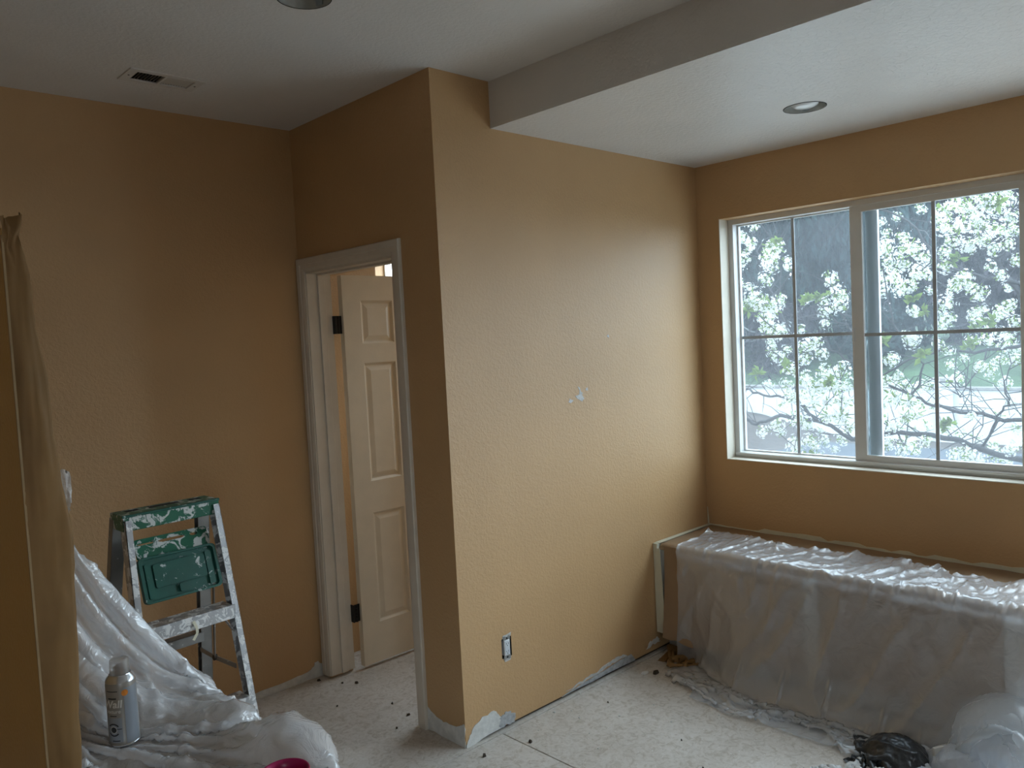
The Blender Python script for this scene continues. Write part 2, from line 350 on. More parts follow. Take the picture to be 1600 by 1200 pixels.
# ------------------------------------------------------------------ sheet solver (position based, drapes films, papers and rags)
def drape(P, rest, collide, steps=160, iters=8, pins=None, stiff=0.25, grav=-9.8, damp=0.97, noise_amp=0.002, seed=1, fric=0.7):
    rng = np.random.default_rng(seed); n, mm = P.shape[:2]; P = P.copy() + rng.normal(0, noise_amp, P.shape)
    W = np.ones((n, mm)); hold = None
    if pins is not None: W[pins] = 0.0; hold = P[pins].copy()
    V = np.zeros_like(P); dt = 1 / 60
    cons = []
    def grp(di, dj, k, r, par):
        for sel in par: cons.append((sel, di, dj, k, r))
    I, J = np.meshgrid(np.arange(n), np.arange(mm), indexing='ij')
    def make(di, dj, k, r, test):
        for want in (0, 1):
            a = (I + di < n) & (J + dj >= 0) & (J + dj < mm) & (test(I, J) == want)
            ia, ja = I[a], J[a]
            if len(ia): cons.append((ia * mm + ja, (ia + di) * mm + ja + dj, r, k))
    make(1, 0, 1.0, rest, lambda i, j: i % 2); make(0, 1, 1.0, rest, lambda i, j: j % 2)
    d = rest * math.sqrt(2)
    make(1, 1, 0.6, d, lambda i, j: i % 2); make(1, -1, 0.6, d, lambda i, j: i % 2)
    make(2, 0, stiff, rest * 2, lambda i, j: (i // 2) % 2); make(0, 2, stiff, rest * 2, lambda i, j: (j // 2) % 2)
    Wf = W.reshape(-1)
    for s in range(steps):
        V[..., 2] += grav * dt; V *= damp
        Q = P + V * dt; Qf = Q.reshape(-1, 3)
        touch = None
        for it in range(iters):
            for a, b, r, k in cons:
                dlt = Qf[b] - Qf[a]; ln = np.sqrt((dlt * dlt).sum(1)) + 1e-9; w = Wf[a] + Wf[b] + 1e-9
                c = (k * (ln - r) / ln / w)[:, None] * dlt
                Qf[a] += c * Wf[a][:, None]; Qf[b] -= c * Wf[b][:, None]
            touch = collide(Qf)
            if hold is not None: Q[pins] = hold
        Pf = P.reshape(-1, 3); Qf[touch] = Qf[touch] + (Pf[touch] - Qf[touch]) * fric
        if touch.any(): collide(Qf)
        if hold is not None: Q[pins] = hold
        V = (Q - P) / dt
        sp = np.linalg.norm(V, axis=2, keepdims=True); V *= np.minimum(1, 3.0 / (sp + 1e-9))
        P = Q
    return P

def push_box(Q, lo, hi, t):
    lo = np.array(lo); hi = np.array(hi); ins = np.all((Q > lo) & (Q < hi), axis=1)
    if ins.any():
        q = Q[ins]; dl = q - lo; dh = hi - q; al = np.concatenate([dl, dh], axis=1); k = al.argmin(1)
        for ax in range(3):
            s = k == ax; q[s, ax] = lo[ax]
            s = k == ax + 3; q[s, ax] = hi[ax]
        Q[ins] = q
    t |= ins

def push_ball(Q, c, r, t):
    c = np.array(c); d = (Q - c) / np.array(r); n = np.sqrt((d * d).sum(1)); ins = n < 1
    if ins.any(): Q[ins] = c + d[ins] / (n[ins][:, None] + 1e-6) * np.array(r)
    t |= ins

def push_floor(Q, z, t):
    ins = Q[:, 2] < z; Q[ins, 2] = z; t |= ins

def grid_mesh(name, P, keep=None, sub=0):
    n, mm = P.shape[:2]; me = bpy.data.meshes.new(name)
    f = [(i * mm + j, (i + 1) * mm + j, (i + 1) * mm + j + 1, i * mm + j + 1) for i in range(n - 1) for j in range(mm - 1)
         if keep is None or keep(i, j)]
    me.from_pydata([tuple(v) for v in P.reshape(-1, 3)], [], f); me.validate()
    bm = bmesh.new(); bm.from_mesh(me)
    bmesh.ops.delete(bm, geom=[v for v in bm.verts if not v.link_faces], context='VERTS')
    for k in range(sub):
        bmesh.ops.subdivide_edges(bm, edges=bm.edges, cuts=1, use_grid_fill=True, smooth=1.0)
    bm.to_mesh(me); bm.free()
    return me

def refine(P, amp, seed=0.0, k=2, freq=9.0, rot=0.5, flat=None):
    """finer grid over a draped sheet, with sharp crinkles along its normal"""
    n, mm = P.shape[:2]; a = np.linspace(0, n - 1, (n - 1) * k + 1); b = np.linspace(0, mm - 1, (mm - 1) * k + 1)
    ia = np.minimum(a.astype(int), n - 2); ib = np.minimum(b.astype(int), mm - 2); fa = (a - ia)[:, None, None]; fb = (b - ib)[None, :, None]
    Q = (P[ia][:, ib] * (1 - fa) + P[ia + 1][:, ib] * fa) * (1 - fb) + (P[ia][:, ib + 1] * (1 - fa) + P[ia + 1][:, ib + 1] * fa) * fb
    nr = np.cross(np.gradient(Q, axis=0), np.gradient(Q, axis=1)); nr /= np.linalg.norm(nr, axis=2, keepdims=True) + 1e-9
    nr *= np.where(nr[..., 2:3] + (-nr[..., 0:1]) * 0.6 < 0, -1, 1)
    for i in range(Q.shape[0]):
        for j in range(Q.shape[1]):
            u, v = a[i] * 0.0135, b[j] * 0.0135
            w = 0.5 * noise.noise(Vector((u * 3, v * 3, seed + 7)))
            r1 = 1 - 2.2 * abs(noise.noise(Vector(((u + rot * v) * freq + w, (v - rot * u) * freq * 0.55 + w, seed))))
            r2 = 1 - 2.2 * abs(noise.noise(Vector((u * freq * 2.1 + w, v * freq * 2.1, seed + 3))))
            h = max(0, r1) ** 3 * 0.8 + max(0, r2) ** 3 * 0.35
            Q[i, j] += nr[i, j] * (amp(a[i], b[j], Q[i, j]) * h)
    return Q

def fbm(x, y, z=0.0, o=4): return noise.fractal(Vector((x, y, z)), 1.0, 2.0, o)

def crumple(cx, cy, w, d, comp, lift, colliders, rest=0.014, seed=3, steps=70, stiff=0.1):
    n, mm = int(w / rest), int(d / rest); P = np.zeros((n, mm, 3))
    for i in range(n):
        for j in range(mm):
            x = (i - n / 2) * rest * comp; y = (j - mm / 2) * rest * comp
            env = max(0.0, 1 - ((2 * i / n - 1) ** 2 + (2 * j / mm - 1) ** 2) * 0.55)
            P[i, j] = (cx + x + 0.03 * fbm(x * 9, y * 9, seed), cy + y + 0.03 * fbm(x * 9, y * 9, seed + 9),
                       0.01 + lift * env * (0.5 + 0.9 * abs(fbm(x * 11, y * 11, seed + 4))))
    def col(Q):
        t = np.zeros(len(Q), bool); push_floor(Q, 0.004, t)
        for c in colliders: c(Q, t)
        return t
    return drape(P, rest, col, steps=steps, iters=6, stiff=stiff, seed=seed, damp=0.93, grav=-5)

# ================================================================== THE SETTING
def struct(o, label, cat): return tag(o, label, cat, kind='structure')

# ---- floor: subfloor boards with open seams
fl = MB().box(XB, L + 0.16, YR, YN, -0.12, -0.022).build('floor', 'dark')
struct(fl, 'bare particle-board subfloor dusted with white plaster', 'floor')
rows = [YN, 2.42, 1.2, -0.022, -1.242, -2.462, -3.682, YR]
for k in range(len(rows) - 1):
    y1, y0 = rows[k], rows[k + 1]
    off = 0.182 if k % 2 == 1 else 0.182 - 1.22
    xs = sorted({XB, L + 0.16, *[off + 2.44 * j for j in range(-3, 3) if XB + 0.1 < off + 2.44 * j < L]})
    for x0, x1 in zip(xs[:-1], xs[1:]):
        g = 0.0022
        MB().box(x0 + g, x1 - g, y0 + g, y1 - g, -0.022, 0.0).build('floor_board', 'floor', fl, bevel=0.0015, seg=1)

# ---- left wall and door wall, partition, window wall
wl = MB().box(XB, 0, D, D + 0.12, 0, H).build('wall_left', 'gold'); struct(wl, 'dark gold painted wall behind the stepladder', 'wall')
wd = MB().slab([(0.12, 0), (0.302, 0), (0.302, 2.043), (1.054, 2.043), (1.054, 0), (YN, 0), (YN, H), (0.12, H)], [], 0, 0.13, YZ).build('wall_door', 'gold')
struct(wd, 'narrow gold painted wall around the white doorway', 'wall')
OUTC = (0.2515, 0.345)
wp = MB().slab([(0, 0.014), (L, 0.014), (L, H), (0, H)], [rect(OUTC[0] - 0.029, OUTC[0] + 0.029, OUTC[1] - 0.043, OUTC[1] + 0.043)], 0, 0.12, XZ).build('wall_partition', 'gold')
struct(wp, 'textured gold partition wall lit by the window', 'wall')
MB().box(0.004, L, 0.012, 0.115, 0, 0.014).build('bottom_plate', 'plate', wp)
ww = MB().slab(rect(YR, YN, -0.2, H), [rect(WY0, WY1, WZ0, WZ1), rect(0.35, 3.13, 1.65, 2.42), rect(-3.10, -1.80, 0.10, 2.25)], L, L + 0.16, YZ).build('wall_window', 'gold')
struct(ww, 'gold painted wall with the sliding window', 'wall')
wr = MB().slab(rect(XB, L, 0, H), [rect(GDX0, GDX1, GDZ0, GDZ1)], YR - 0.12, YR, XZ).build('wall_right', 'gold'); struct(wr, 'gold painted wall on the right out of view', 'wall')
wb = MB().box(XB - 0.12, XB, YR, D + 0.12, 0, H).build('wall_back', 'gold'); struct(wb, 'gold painted wall behind the viewer', 'wall')
wn = MB().box(0.13, L, YN, YN + 0.12, 0, H).build('wall_next_room', 'gold'); MB().box(0.13, 0.545, 1.25, 1.37, 0, H).build('wall_return', 'gold', wn); struct(wn, 'far gold wall of the room beyond the door', 'wall')

# ---- ceilings with holes for the lights and the vent
L1, L2 = (-0.690, -0.275), (1.190, -0.942)
VC, VW, VD = (-0.757, 0.703), 0.262, 0.125
ce = MB().slab(rect(XB, L + 0.16, YR, YN), [circ(*L1, 0.083, 36, 0.0015), rect(VC[0] - 0.115, VC[0] + 0.115, VC[1] - 0.052, VC[1] + 0.052)], H, H + 0.02, XY).build('ceiling', 'flat_ceiling')
struct(ce, 'upper off-white ceiling with the air vent', 'ceiling')
MB().slab(rect(XB - 0.2, L + 0.4, YR - 0.2, YN + 0.2), [], H + 0.22, H + 0.3, XY).build('attic_deck', 'wood', ce)
for x0, x1, y0, y1 in ((XB - .2, XB, YR - .2, YN + .2), (L + .16, L + .4, YR - .2, YN + .2), (XB, L + .2, YR - .2, YR), (XB, L + .2, YN, YN + .2)):
    MB().box(x0, x1, y0, y1, H, H + 0.22).build('eave_board', 'trim', ce)
cs = MB().slab(rect(B, L, YR, 0), [circ(*L2, 0.083, 36, 0.0015)], HS, HS + 0.012, XY).build('ceiling_soffit', 'white_ceiling')
struct(cs, 'lowered glossy white ceiling above the window seat', 'ceiling')
MB().box(B, B + 0.012, YR, 0, HS + 0.012, H).build('drop_face', 'flat_ceiling', cs)

# ---- white torn-paint and joint-compound patches along the wall bottoms
def patch(pts, w0, w1, fn, mat, parent, jag=0.005, name='plaster_patch', sub=5): return blob(pts, w0, w1, fn, jag, sub).build(name, mat, parent)
patch([(0.002, 0.0), (0.256, 0.0), (0.256, 0.105), (0.225, 0.085), (0.14, 0.065), (0.04, 0.078), (0.002, 0.10)], -0.0025, 0.001, YZ, 'mud', wd, 0.004)
patch([(0.0, 0.0), (0.215, 0.012), (0.20, 0.06), (0.17, 0.095), (0.11, 0.10), (0.05, 0.075), (0.012, 0.035)], -0.0025, 0.001, XZ, 'mud', wp, 0.006)
patch([(0.185, 0.012), (0.28, 0.014), (0.275, 0.04), (0.23, 0.075), (0.195, 0.06)], -0.0032, 0.001, XZ, 'drygrey', wp, 0.007)
patch([(0.575, 0.014), (1.12, 0.014), (1.09, 0.050), (1.0, 0.050), (0.9, 0.040), (0.75, 0.030)], -0.003, 0.001, XZ, 'drygrey', wp, 0.002)
patch([(0.60, 0.028), (0.75, 0.033), (0.9, 0.045), (1.0, 0.056), (1.06, 0.056), (1.0, 0.072), (0.93, 0.064), (0.83, 0.05), (0.72, 0.042)], -0.0036, 0.001, XZ, 'spackle', wp, 0.006)
patch([(1.22, 0.04), (1.33, 0.045), (1.32, 0.075), (1.25, 0.07)], -0.002, 0.001, XZ, 'mud', wp, 0.008)
patch([(0.765, 1.375), (0.80, 1.358), (0.825, 1.362), (0.815, 1.395), (0.79, 1.42), (0.782, 1.39)], -0.0012, 0.001, XZ, 'spackle', wp, 0.009, sub=3)
patch([(0.715, 1.358), (0.745, 1.354), (0.75, 1.366), (0.72, 1.37)], -0.0012, 0.001, XZ, 'spackle', wp, 0.005, sub=2)
patch([(0.835, 1.40), (0.85, 1.402), (0.848, 1.415), (0.836, 1.412)], -0.0012, 0.001, XZ, 'spackle', wp, 0.003, sub=2)
patch([(1.01, 1.648), (1.022, 1.645), (1.025, 1.655), (1.014, 1.658)], -0.0015, 0.001, XZ, 'spackle', wp, 0.004, sub=2)
patch([(-0.44, 0.0), (-0.005, 0.0), (-0.005, 0.06), (-0.045, 0.085), (-0.075, 0.05), (-0.20, 0.035), (-0.44, 0.03)], D - 0.0025, D + 0.001, XZ, 'mud', wl, 0.004)
patch([(-2.6, 0.0), (-0.5, 0.0), (-0.5, 0.03), (-1.2, 0.05), (-2.6, 0.04)], D - 0.0025, D + 0.001, XZ, 'mud', wl, 0.004)
# torn paint line above the window seat, and the strip in the corner
pts = [(-0.002, 0.563)] + [(-2.3, 0.563)]
top = [(-2.3 + 2.298 * k / 60, 0.572 + 0.012 * abs(fbm(k * 0.37, 1.3)) + (0.012 if 18 < k < 52 and fbm(k * 0.21, 5.0) > -0.1 else 0)) for k in range(61)]
MB().slab(top[::-1] + [(-2.3, 0.558), (-0.002, 0.558)], [], L - 0.003, L + 0.001, YZ).build('torn_paint_strip', 'tape', ww)
MB().slab([(-0.002, 0.56), (-0.012, 0.56), (-0.010, 0.61), (-0.004, 0.665), (-0.002, 0.67)], [], L - 0.003, L + 0.001, YZ).build('torn_paint_strip', 'tape', ww)

# ---- doorway trim
t1 = empty('trim_1', (0, 0.66, 0)); struct(t1, 'white moulded casing and jamb around the open doorway', 'door casing')
def child(mb, name, mat, parent, **kw):
    """mesh given in room coordinates, hung under an unrotated parent at its base"""
    l = parent.location; mb.v = [(v[0] - l[0], v[1] - l[1], v[2] - l[2]) for v in mb.v]
    return mb.build(name, mat, parent, **kw)
def casing_profile(side):   # (distance from the opening, depth out of the wall)
    return [(0.0, 0.009), (0.010, 0.012), (0.014, 0.0135), (0.030, 0.0135), (0.034, 0.017), (0.060, 0.017), (0.064, 0.012), (0.064, -0.001), (0.0, -0.001)]
for side, ye, zb in (('l', 1.045, 0.012), ('r', 0.312, 0.0)):
    sg = 1 if side == 'l' else -1; mb = MB(); pr = casing_profile(side); n = len(pr)
    vs = [(-d, ye + sg * u, zb) for u, d in pr] + [(-d, ye + sg * u, 2.040 + u) for u, d in pr]
    child(mb.add(vs, [tuple(range(n)), tuple(range(2 * n - 1, n - 1, -1))] + [(i, (i + 1) % n, n + (i + 1) % n, n + i) for i in range(n)]), 'casing', 'trim', t1)
mb = MB(); pr = casing_profile('t'); n = len(pr)
vs = [(-d, 0.312 - u, 2.040 + u) for u, d in pr] + [(-d, 1.045 + u, 2.040 + u) for u, d in pr]
child(mb.add(vs, [tuple(range(n)), tuple(range(2 * n - 1, n - 1, -1))] + [(i, (i + 1) % n, n + (i + 1) % n, n + i) for i in range(n)]), 'casing', 'trim', t1)
child(MB().box(-0.002, 0.132, 1.040, 1.054, 0.012, 2.043), 'jamb', 'trim', t1)
child(MB().box(-0.002, 0.132, 0.302, 0.316, 0.012, 2.043), 'jamb', 'trim', t1)
child(MB().box(-0.002, 0.132, 0.302, 1.054, 2.029, 2.043), 'jamb_head', 'trim', t1)
child(MB().box(0.055, 0.092, 1.030, 1.041, 0.012, 2.03), 'door_stop', 'trim', t1, bevel=0.003)
child(MB().box(0.055, 0.092, 0.315, 0.326, 0.012, 2.03), 'door_stop', 'trim', t1, bevel=0.003)
child(MB().box(0.055, 0.092, 0.316, 1.041, 2.019, 2.03), 'door_stop', 'trim', t1, bevel=0.003)

# ---- six-panel door, standing open at right angles
dr = empty('door_1', (0.50, 1.019, 0.015)); struct(dr, 'cream six-panel door standing open into the next room', 'door')
DX0, DX1, DY0, DY1, DZ0, DZ1 = 0.168, 0.872, 1.000, 1.035, 0.018, 2.022
cols = [(DX0 + 0.105, DX0 + 0.30), (DX1 - 0.30, DX1 - 0.105)]
zr = [(0.24, 0.84), (1.00, 1.58), (1.68, 1.90)]
zr = [(0.225, 0.80), (0.965, 1.575), (1.675, 1.895)]
holes = [rect(a, b, z0, z1) for a, b in cols for z0, z1 in zr]
child(MB().slab(rect(DX0, DX1, DZ0, DZ1), holes, DY0, DY1, XZ), 'door_slab', 'door', dr)
for a, b in cols:
    for z0, z1 in zr:
        mb = MB()
        for sgn, yf in ((1, DY0), (-1, DY1)):      # raised panel: cove down, field up
            ring = [(0, 0.0005), (0.012, 0.010), (0.018, 0.010), (0.040, 0.003), (0.042, 0.003)]
            vs = []; fs = []
            for ins, dep in ring:
                vs += [(a + ins, yf + sgn * dep, z0 + ins), (b - ins, yf + sgn * dep, z0 + ins), (b - ins, yf + sgn * dep, z1 - ins), (a + ins, yf + sgn * dep, z1 - ins)]
            for k in range(len(ring) - 1):
                for e in range(4): fs.append((k * 4 + e, k * 4 + (e + 1) % 4, k * 4 + 4 + (e + 1) % 4, k * 4 + 4 + e))
            fs.append(tuple((len(ring) - 1) * 4 + e for e in range(4))); mb.add(vs, fs)
        child(mb, 'door_panel', 'door', dr)
for z in (1.775, 0.30):
    h = child(MB().box(0.1285, 0.1335, 1.012, 1.042, z - 0.045, z + 0.045), 'hinge', 'black_metal', dr, bevel=0.001)
    mb = MB()
    for k in range(5): mb.lathe([(0.0062, 0.0), (0.0062, 0.0165)], (0.1490, 1.0200, z - 0.045 + k * 0.018), 12)
    mb.box(0.133, 0.168, 1.0185, 1.0215, z - 0.045, z + 0.045); child(mb, 'hinge_knuckle', 'black_metal', dr)

# ---- sliding window
w1 = empty('window_1', (L + 0.12, (WY0 + WY1) / 2, WZ0)); struct(w1, 'white vinyl sliding window with grid bars', 'window')
FX0, FX1 = L + 0.085, L + 0.158
g = 0.032
child(MB().slab(rect(WY0, WY1, WZ0, WZ1), [rect(WY0 + g, WY1 - g, WZ0 + g, WZ1 - g)], FX0, FX1, YZ), 'window_frame', 'vinyl', w1, bevel=0.002)
child(MB().box(L - 0.001, FX0, WY0, WY1, WZ0, WZ0 + 0.004), 'reveal_bottom', 'sill', w1)
child(MB().box(L - 0.001, FX0, WY1 - 0.004, WY1, WZ0, WZ1), 'reveal_side', 'sill', w1)
child(MB().box(L - 0.001, FX0, WY0, WY0 + 0.004, WZ0, WZ1), 'reveal_side', 'sill', w1)
child(MB().box(L - 0.001, FX0, WY0, WY1, WZ1 - 0.004, WZ1), 'reveal_top', 'gold', w1)
child(MB().box(FX0 - 0.012, FX0 + 0.004, WY0 + 0.01, WY1 - 0.01, WZ0 + 0.018, WZ0 + 0.030), 'track_rail', 'vinyl', w1, bevel=0.001)
def sash(name, y0, y1, xa, xb, sl, sr, rail, mv, mh):
    z0, z1 = WZ0 + g - 0.004, WZ1 - g + 0.004
    s = child(MB().slab(rect(y0, y1, z0, z1), [rect(y0 + sr, y1 - sl, z0 + rail, z1 - rail)], xa, xb, YZ), name, 'vinyl', w1, bevel=0.002)
    xm = (xa + xb) / 2
    l = w1.location
    def sub(mb, nm, mat):
        mb.v = [(v[0] - l[0], v[1] - l[1], v[2] - l[2]) for v in mb.v]; return mb.build(nm, mat, s)
    sub(MB().box(xm - 0.002, xm + 0.002, y0 + sr - 0.004, y1 - sl + 0.004, z0 + rail - 0.004, z1 - rail + 0.004), 'pane', 'pane')
    sub(MB().box(xm - 0.0075, xm - 0.0022, mv - 0.008, mv + 0.008, z0 + rail, z1 - rail), 'grid_bar', 'muntin')
    sub(MB().box(xm - 0.0072, xm - 0.0023, y0 + sr, y1 - sl, mh - 0.008, mh + 0.008), 'grid_bar', 'muntin')
    return s
sash('fixed_sash', -0.918, WY1 - g + 0.003, L + 0.128, L + 0.150, 0.012, 0.060, 0.012, -0.488, 1.602)
sl = sash('sliding_sash', WY0 + g - 0.003, -0.800, L + 0.092, L + 0.118, 0.058, 0.040, 0.034, -1.178, 1.594)
mb = MB().box(L + 0.085, L + 0.093, -0.812, -0.802, 1.56, 1.63); l = w1.location
mb.v = [(v[0] - l[0], v[1] - l[1], v[2] - l[2]) for v in mb.v]; mb.build('latch', 'vinyl', sl, bevel=0.002)

# ---- extra light: next room's window widened, unseen ones added along the walls
def plain_window(name, label, y0, y1, z0, z1, b=0.05):
    w = empty(name, (L + 0.12, (y0 + y1) / 2, z0)); struct(w, label, 'window')
    ym = (y0 + y1) / 2
    child(MB().slab(rect(y0, y1, z0, z1), [rect(y0 + b, ym - b / 2, z0 + b, z1 - b), rect(ym + b / 2, y1 - b, z0 + b, z1 - b)], L + 0.09, L + 0.15, YZ), 'window_frame', 'vinyl', w)
    for a, c in ((y0 + b, ym - b / 2), (ym + b / 2, y1 - b)):
        child(MB().box(L + 0.118, L + 0.122, a, c, z0 + b, z1 - b), 'pane', 'pane_clear', w)
plain_window('window_2', 'bright window seen above the open door in the next room, widened for light', 0.35, 3.13, 1.65, 2.42, 0.018)
plain_window('added_window_3', 'tall white window added for light farther along the window wall, out of view', -3.10, -1.80, 0.10, 2.25)
gd = empty('added_window_4', ((GDX0 + GDX1) / 2, YR - 0.06, GDZ0)); struct(gd, 'white window added in the right wall for fill light, out of view', 'window')
gm = (GDX0 + GDX1) / 2
child(MB().slab(rect(GDX0, GDX1, GDZ0, GDZ1), [rect(GDX0 + 0.04, gm - 0.02, GDZ0 + 0.04, GDZ1 - 0.04), rect(gm + 0.02, GDX1 - 0.04, GDZ0 + 0.04, GDZ1 - 0.04)], YR - 0.10, YR - 0.04, XZ), 'window_frame', 'vinyl', gd)
for a, b in ((GDX0 + 0.04, gm - 0.02), (gm + 0.02, GDX1 - 0.04)):
    child(MB().box(a, b, YR - 0.072, YR - 0.068, GDZ0 + 0.04, GDZ1 - 0.04), 'pane', 'pane_clear', gd)

# ---- outdoors
gr = MB().slab(rect(-40, 90, -60, 70), [], -1.95, -1.85, XY).build('ground', 'ground'); struct(gr, 'brown mulch and soil outside below the window', 'ground')
rd = MB().slab(rect(9.0, 20.6, -40, 9.6), [], -1.85, -1.838, XY).build('road', 'road'); struct(rd, 'blue-grey road below the blossom tree', 'road')
pt_ = MB().slab(rect(L + 0.2, 8.9, -20, 20), [], -1.85, -1.80, XY).build('bounce_slab', 'concrete'); struct(pt_, 'pale concrete terrace added unseen below the window to bounce light up', 'reflector')  # unseen slab added to bounce light onto the low ceiling
bv = []; bf = []
for i in range(16):
    for j in range(30):
        x = 17.5 + 4.6 * i / 15; y = 8.3 + 16 * j / 29
        bv.append((x, y, -1.87 + 0.85 * math.sin(math.pi * min(1, i / 15) * 0.62) * min(1, j / 6) * (1 + 0.25 * fbm(x * 0.9, y * 0.9))))
for i in range(15):
    for j in range(29): bf.append((i * 30 + j, (i + 1) * 30 + j, (i + 1) * 30 + j + 1, i * 30 + j + 1))
fb_ = MB().add(bv, bf).build('flower_bed', 'ground', smooth=True); struct(fb_, 'brown planted bank in front of the garden wall at the left pane', 'flower bed')
# hillside rising behind the garden wall
hv = []; hf = []; nx, ny = 40, 60
for i in range(nx):
    for j in range(ny):
        x = 22.4 + 40 * i / (nx - 1); y = -25 + 75 * j / (ny - 1)
        t = min(1, (x - 22.4) / 5); z = -1.0 + 1.55 * t + 0.05 * max(0, x - 27.4) + 0.35 * fbm(x * 0.12, y * 0.12) * min(1, t * 3)
        hv.append((x, y, z)); 
for i in range(nx - 1):
    for j in range(ny - 1): hf.append((i * ny + j, (i + 1) * ny + j, (i + 1) * ny + j + 1, i * ny + j + 1))
hs = MB().add(hv, hf).build('hillside', 'grass', smooth=True); struct(hs, 'green grassy bank behind the white garden wall', 'hillside')

gw = empty('garden_wall', (22.1, 5, -1.85)); tag(gw, 'long white stucco garden wall with grey coping beyond the blossom tree', 'garden wall')
for k in range(12):
    y0 = -18.4 + k * 3.6
    child(MB().box(22.0, 22.2, y0 + 0.004, y0 + 3.596, -1.85, -0.39), 'wall_panel', 'stucco', gw)
    child(MB().box(21.95, 22.25, y0 + 0.004, y0 + 3.596, -0.39, -0.31), 'coping', 'cap_stone', gw, bevel=0.01)
for y in (5.35, -5.45, 16.15):
    child(MB().box(21.9, 22.3, y - 0.24, y + 0.24, -1.85, -0.16), 'pillar', 'stucco', gw)
    child(MB().box(21.84, 22.36, y - 0.32, y + 0.32, -0.16, -0.05), 'pillar_cap', 'cap_stone', gw, bevel=0.02)

def leaf_cloud(center, rad, n, size, droop=0.0, seed=0, hollow=0.35):
    rg = np.random.default_rng(seed); d = rg.normal(size=(n, 3)); d /= np.linalg.norm(d, axis=1)[:, None]
    rr = (hollow + (1 - hollow) * rg.random(n)) ** 0.6
    lump = 1 + 0.22 * np.sin(d[:, 0] * 7 + seed) * np.sin(d[:, 1] * 6 + 2 * seed) + 0.18 * np.sin(d[:, 2] * 9 + seed)
    p = np.array(center) + d * np.array(rad) * (rr * lump)[:, None]
    a = rg.normal(size=(n, 3)); b = rg.normal(size=(n, 3))
    if droop: a = a * 0.35 + np.array([0, 0, -droop]); b *= 0.5
    a /= np.linalg.norm(a, axis=1)[:, None]; b -= a * (a * b).sum(1)[:, None]; b /= np.linalg.norm(b, axis=1)[:, None]
    s = size * (0.6 + 0.8 * rg.random(n))[:, None]
    asp = 0.22 if droop else 0.55
    q = np.stack([p - a * s, p + b * s * asp, p + a * s, p - b * s * asp], axis=1).reshape(-1, 3)
    me = bpy.data.meshes.new('foliage'); f = np.arange(4 * n).reshape(n, 4)
    me.from_pydata(q.tolist(), [], f.tolist()); return me

def back_tree(name, label, x, y, z0, ztop, rad, mat, n=7000, size=0.17, droop=0.0, seed=0, bark='bark_pale', limbs=14):
    t = empty(name, (x, y, z0)); tag(t, label, 'tree', 'trees behind the garden wall')
    h = ztop - z0; mb = MB(); mb.tube([(0, 0, -0.3), (0.1, 0.05, h * 0.3), (-0.05, 0.1, h * 0.65), (0, 0, h * 0.9)], [0.22, 0.17, 0.11, 0.03], 8)
    mb.build('trunk', bark, t, smooth=True)
    rg = random.Random(seed)
    for k in range(limbs):
        an = rg.uniform(0, 6.28) if k > 9 else math.pi + rg.uniform(-1.3, 1.3); zz = h * rg.uniform(0.2, 0.8); ln = rad * rg.uniform(0.7, 1.12)
        p = [Vector((0, 0, zz))]
        for e in range(1, 5): p.append(Vector((math.cos(an) * ln * e / 4, math.sin(an) * ln * e / 4, zz + (0.32 * ln * (e / 4)) + rg.uniform(-0.15, 0.15))))
        MB().tube(p, [0.09, 0.07, 0.05, 0.035, 0.015], 6).build('branch', bark, t, smooth=True)
    lc = leaf_cloud((0, 0, h * 0.50), (rad, rad, h * 0.50), n, size, droop, seed)
    link('foliage', lc, mat, t)
    return t
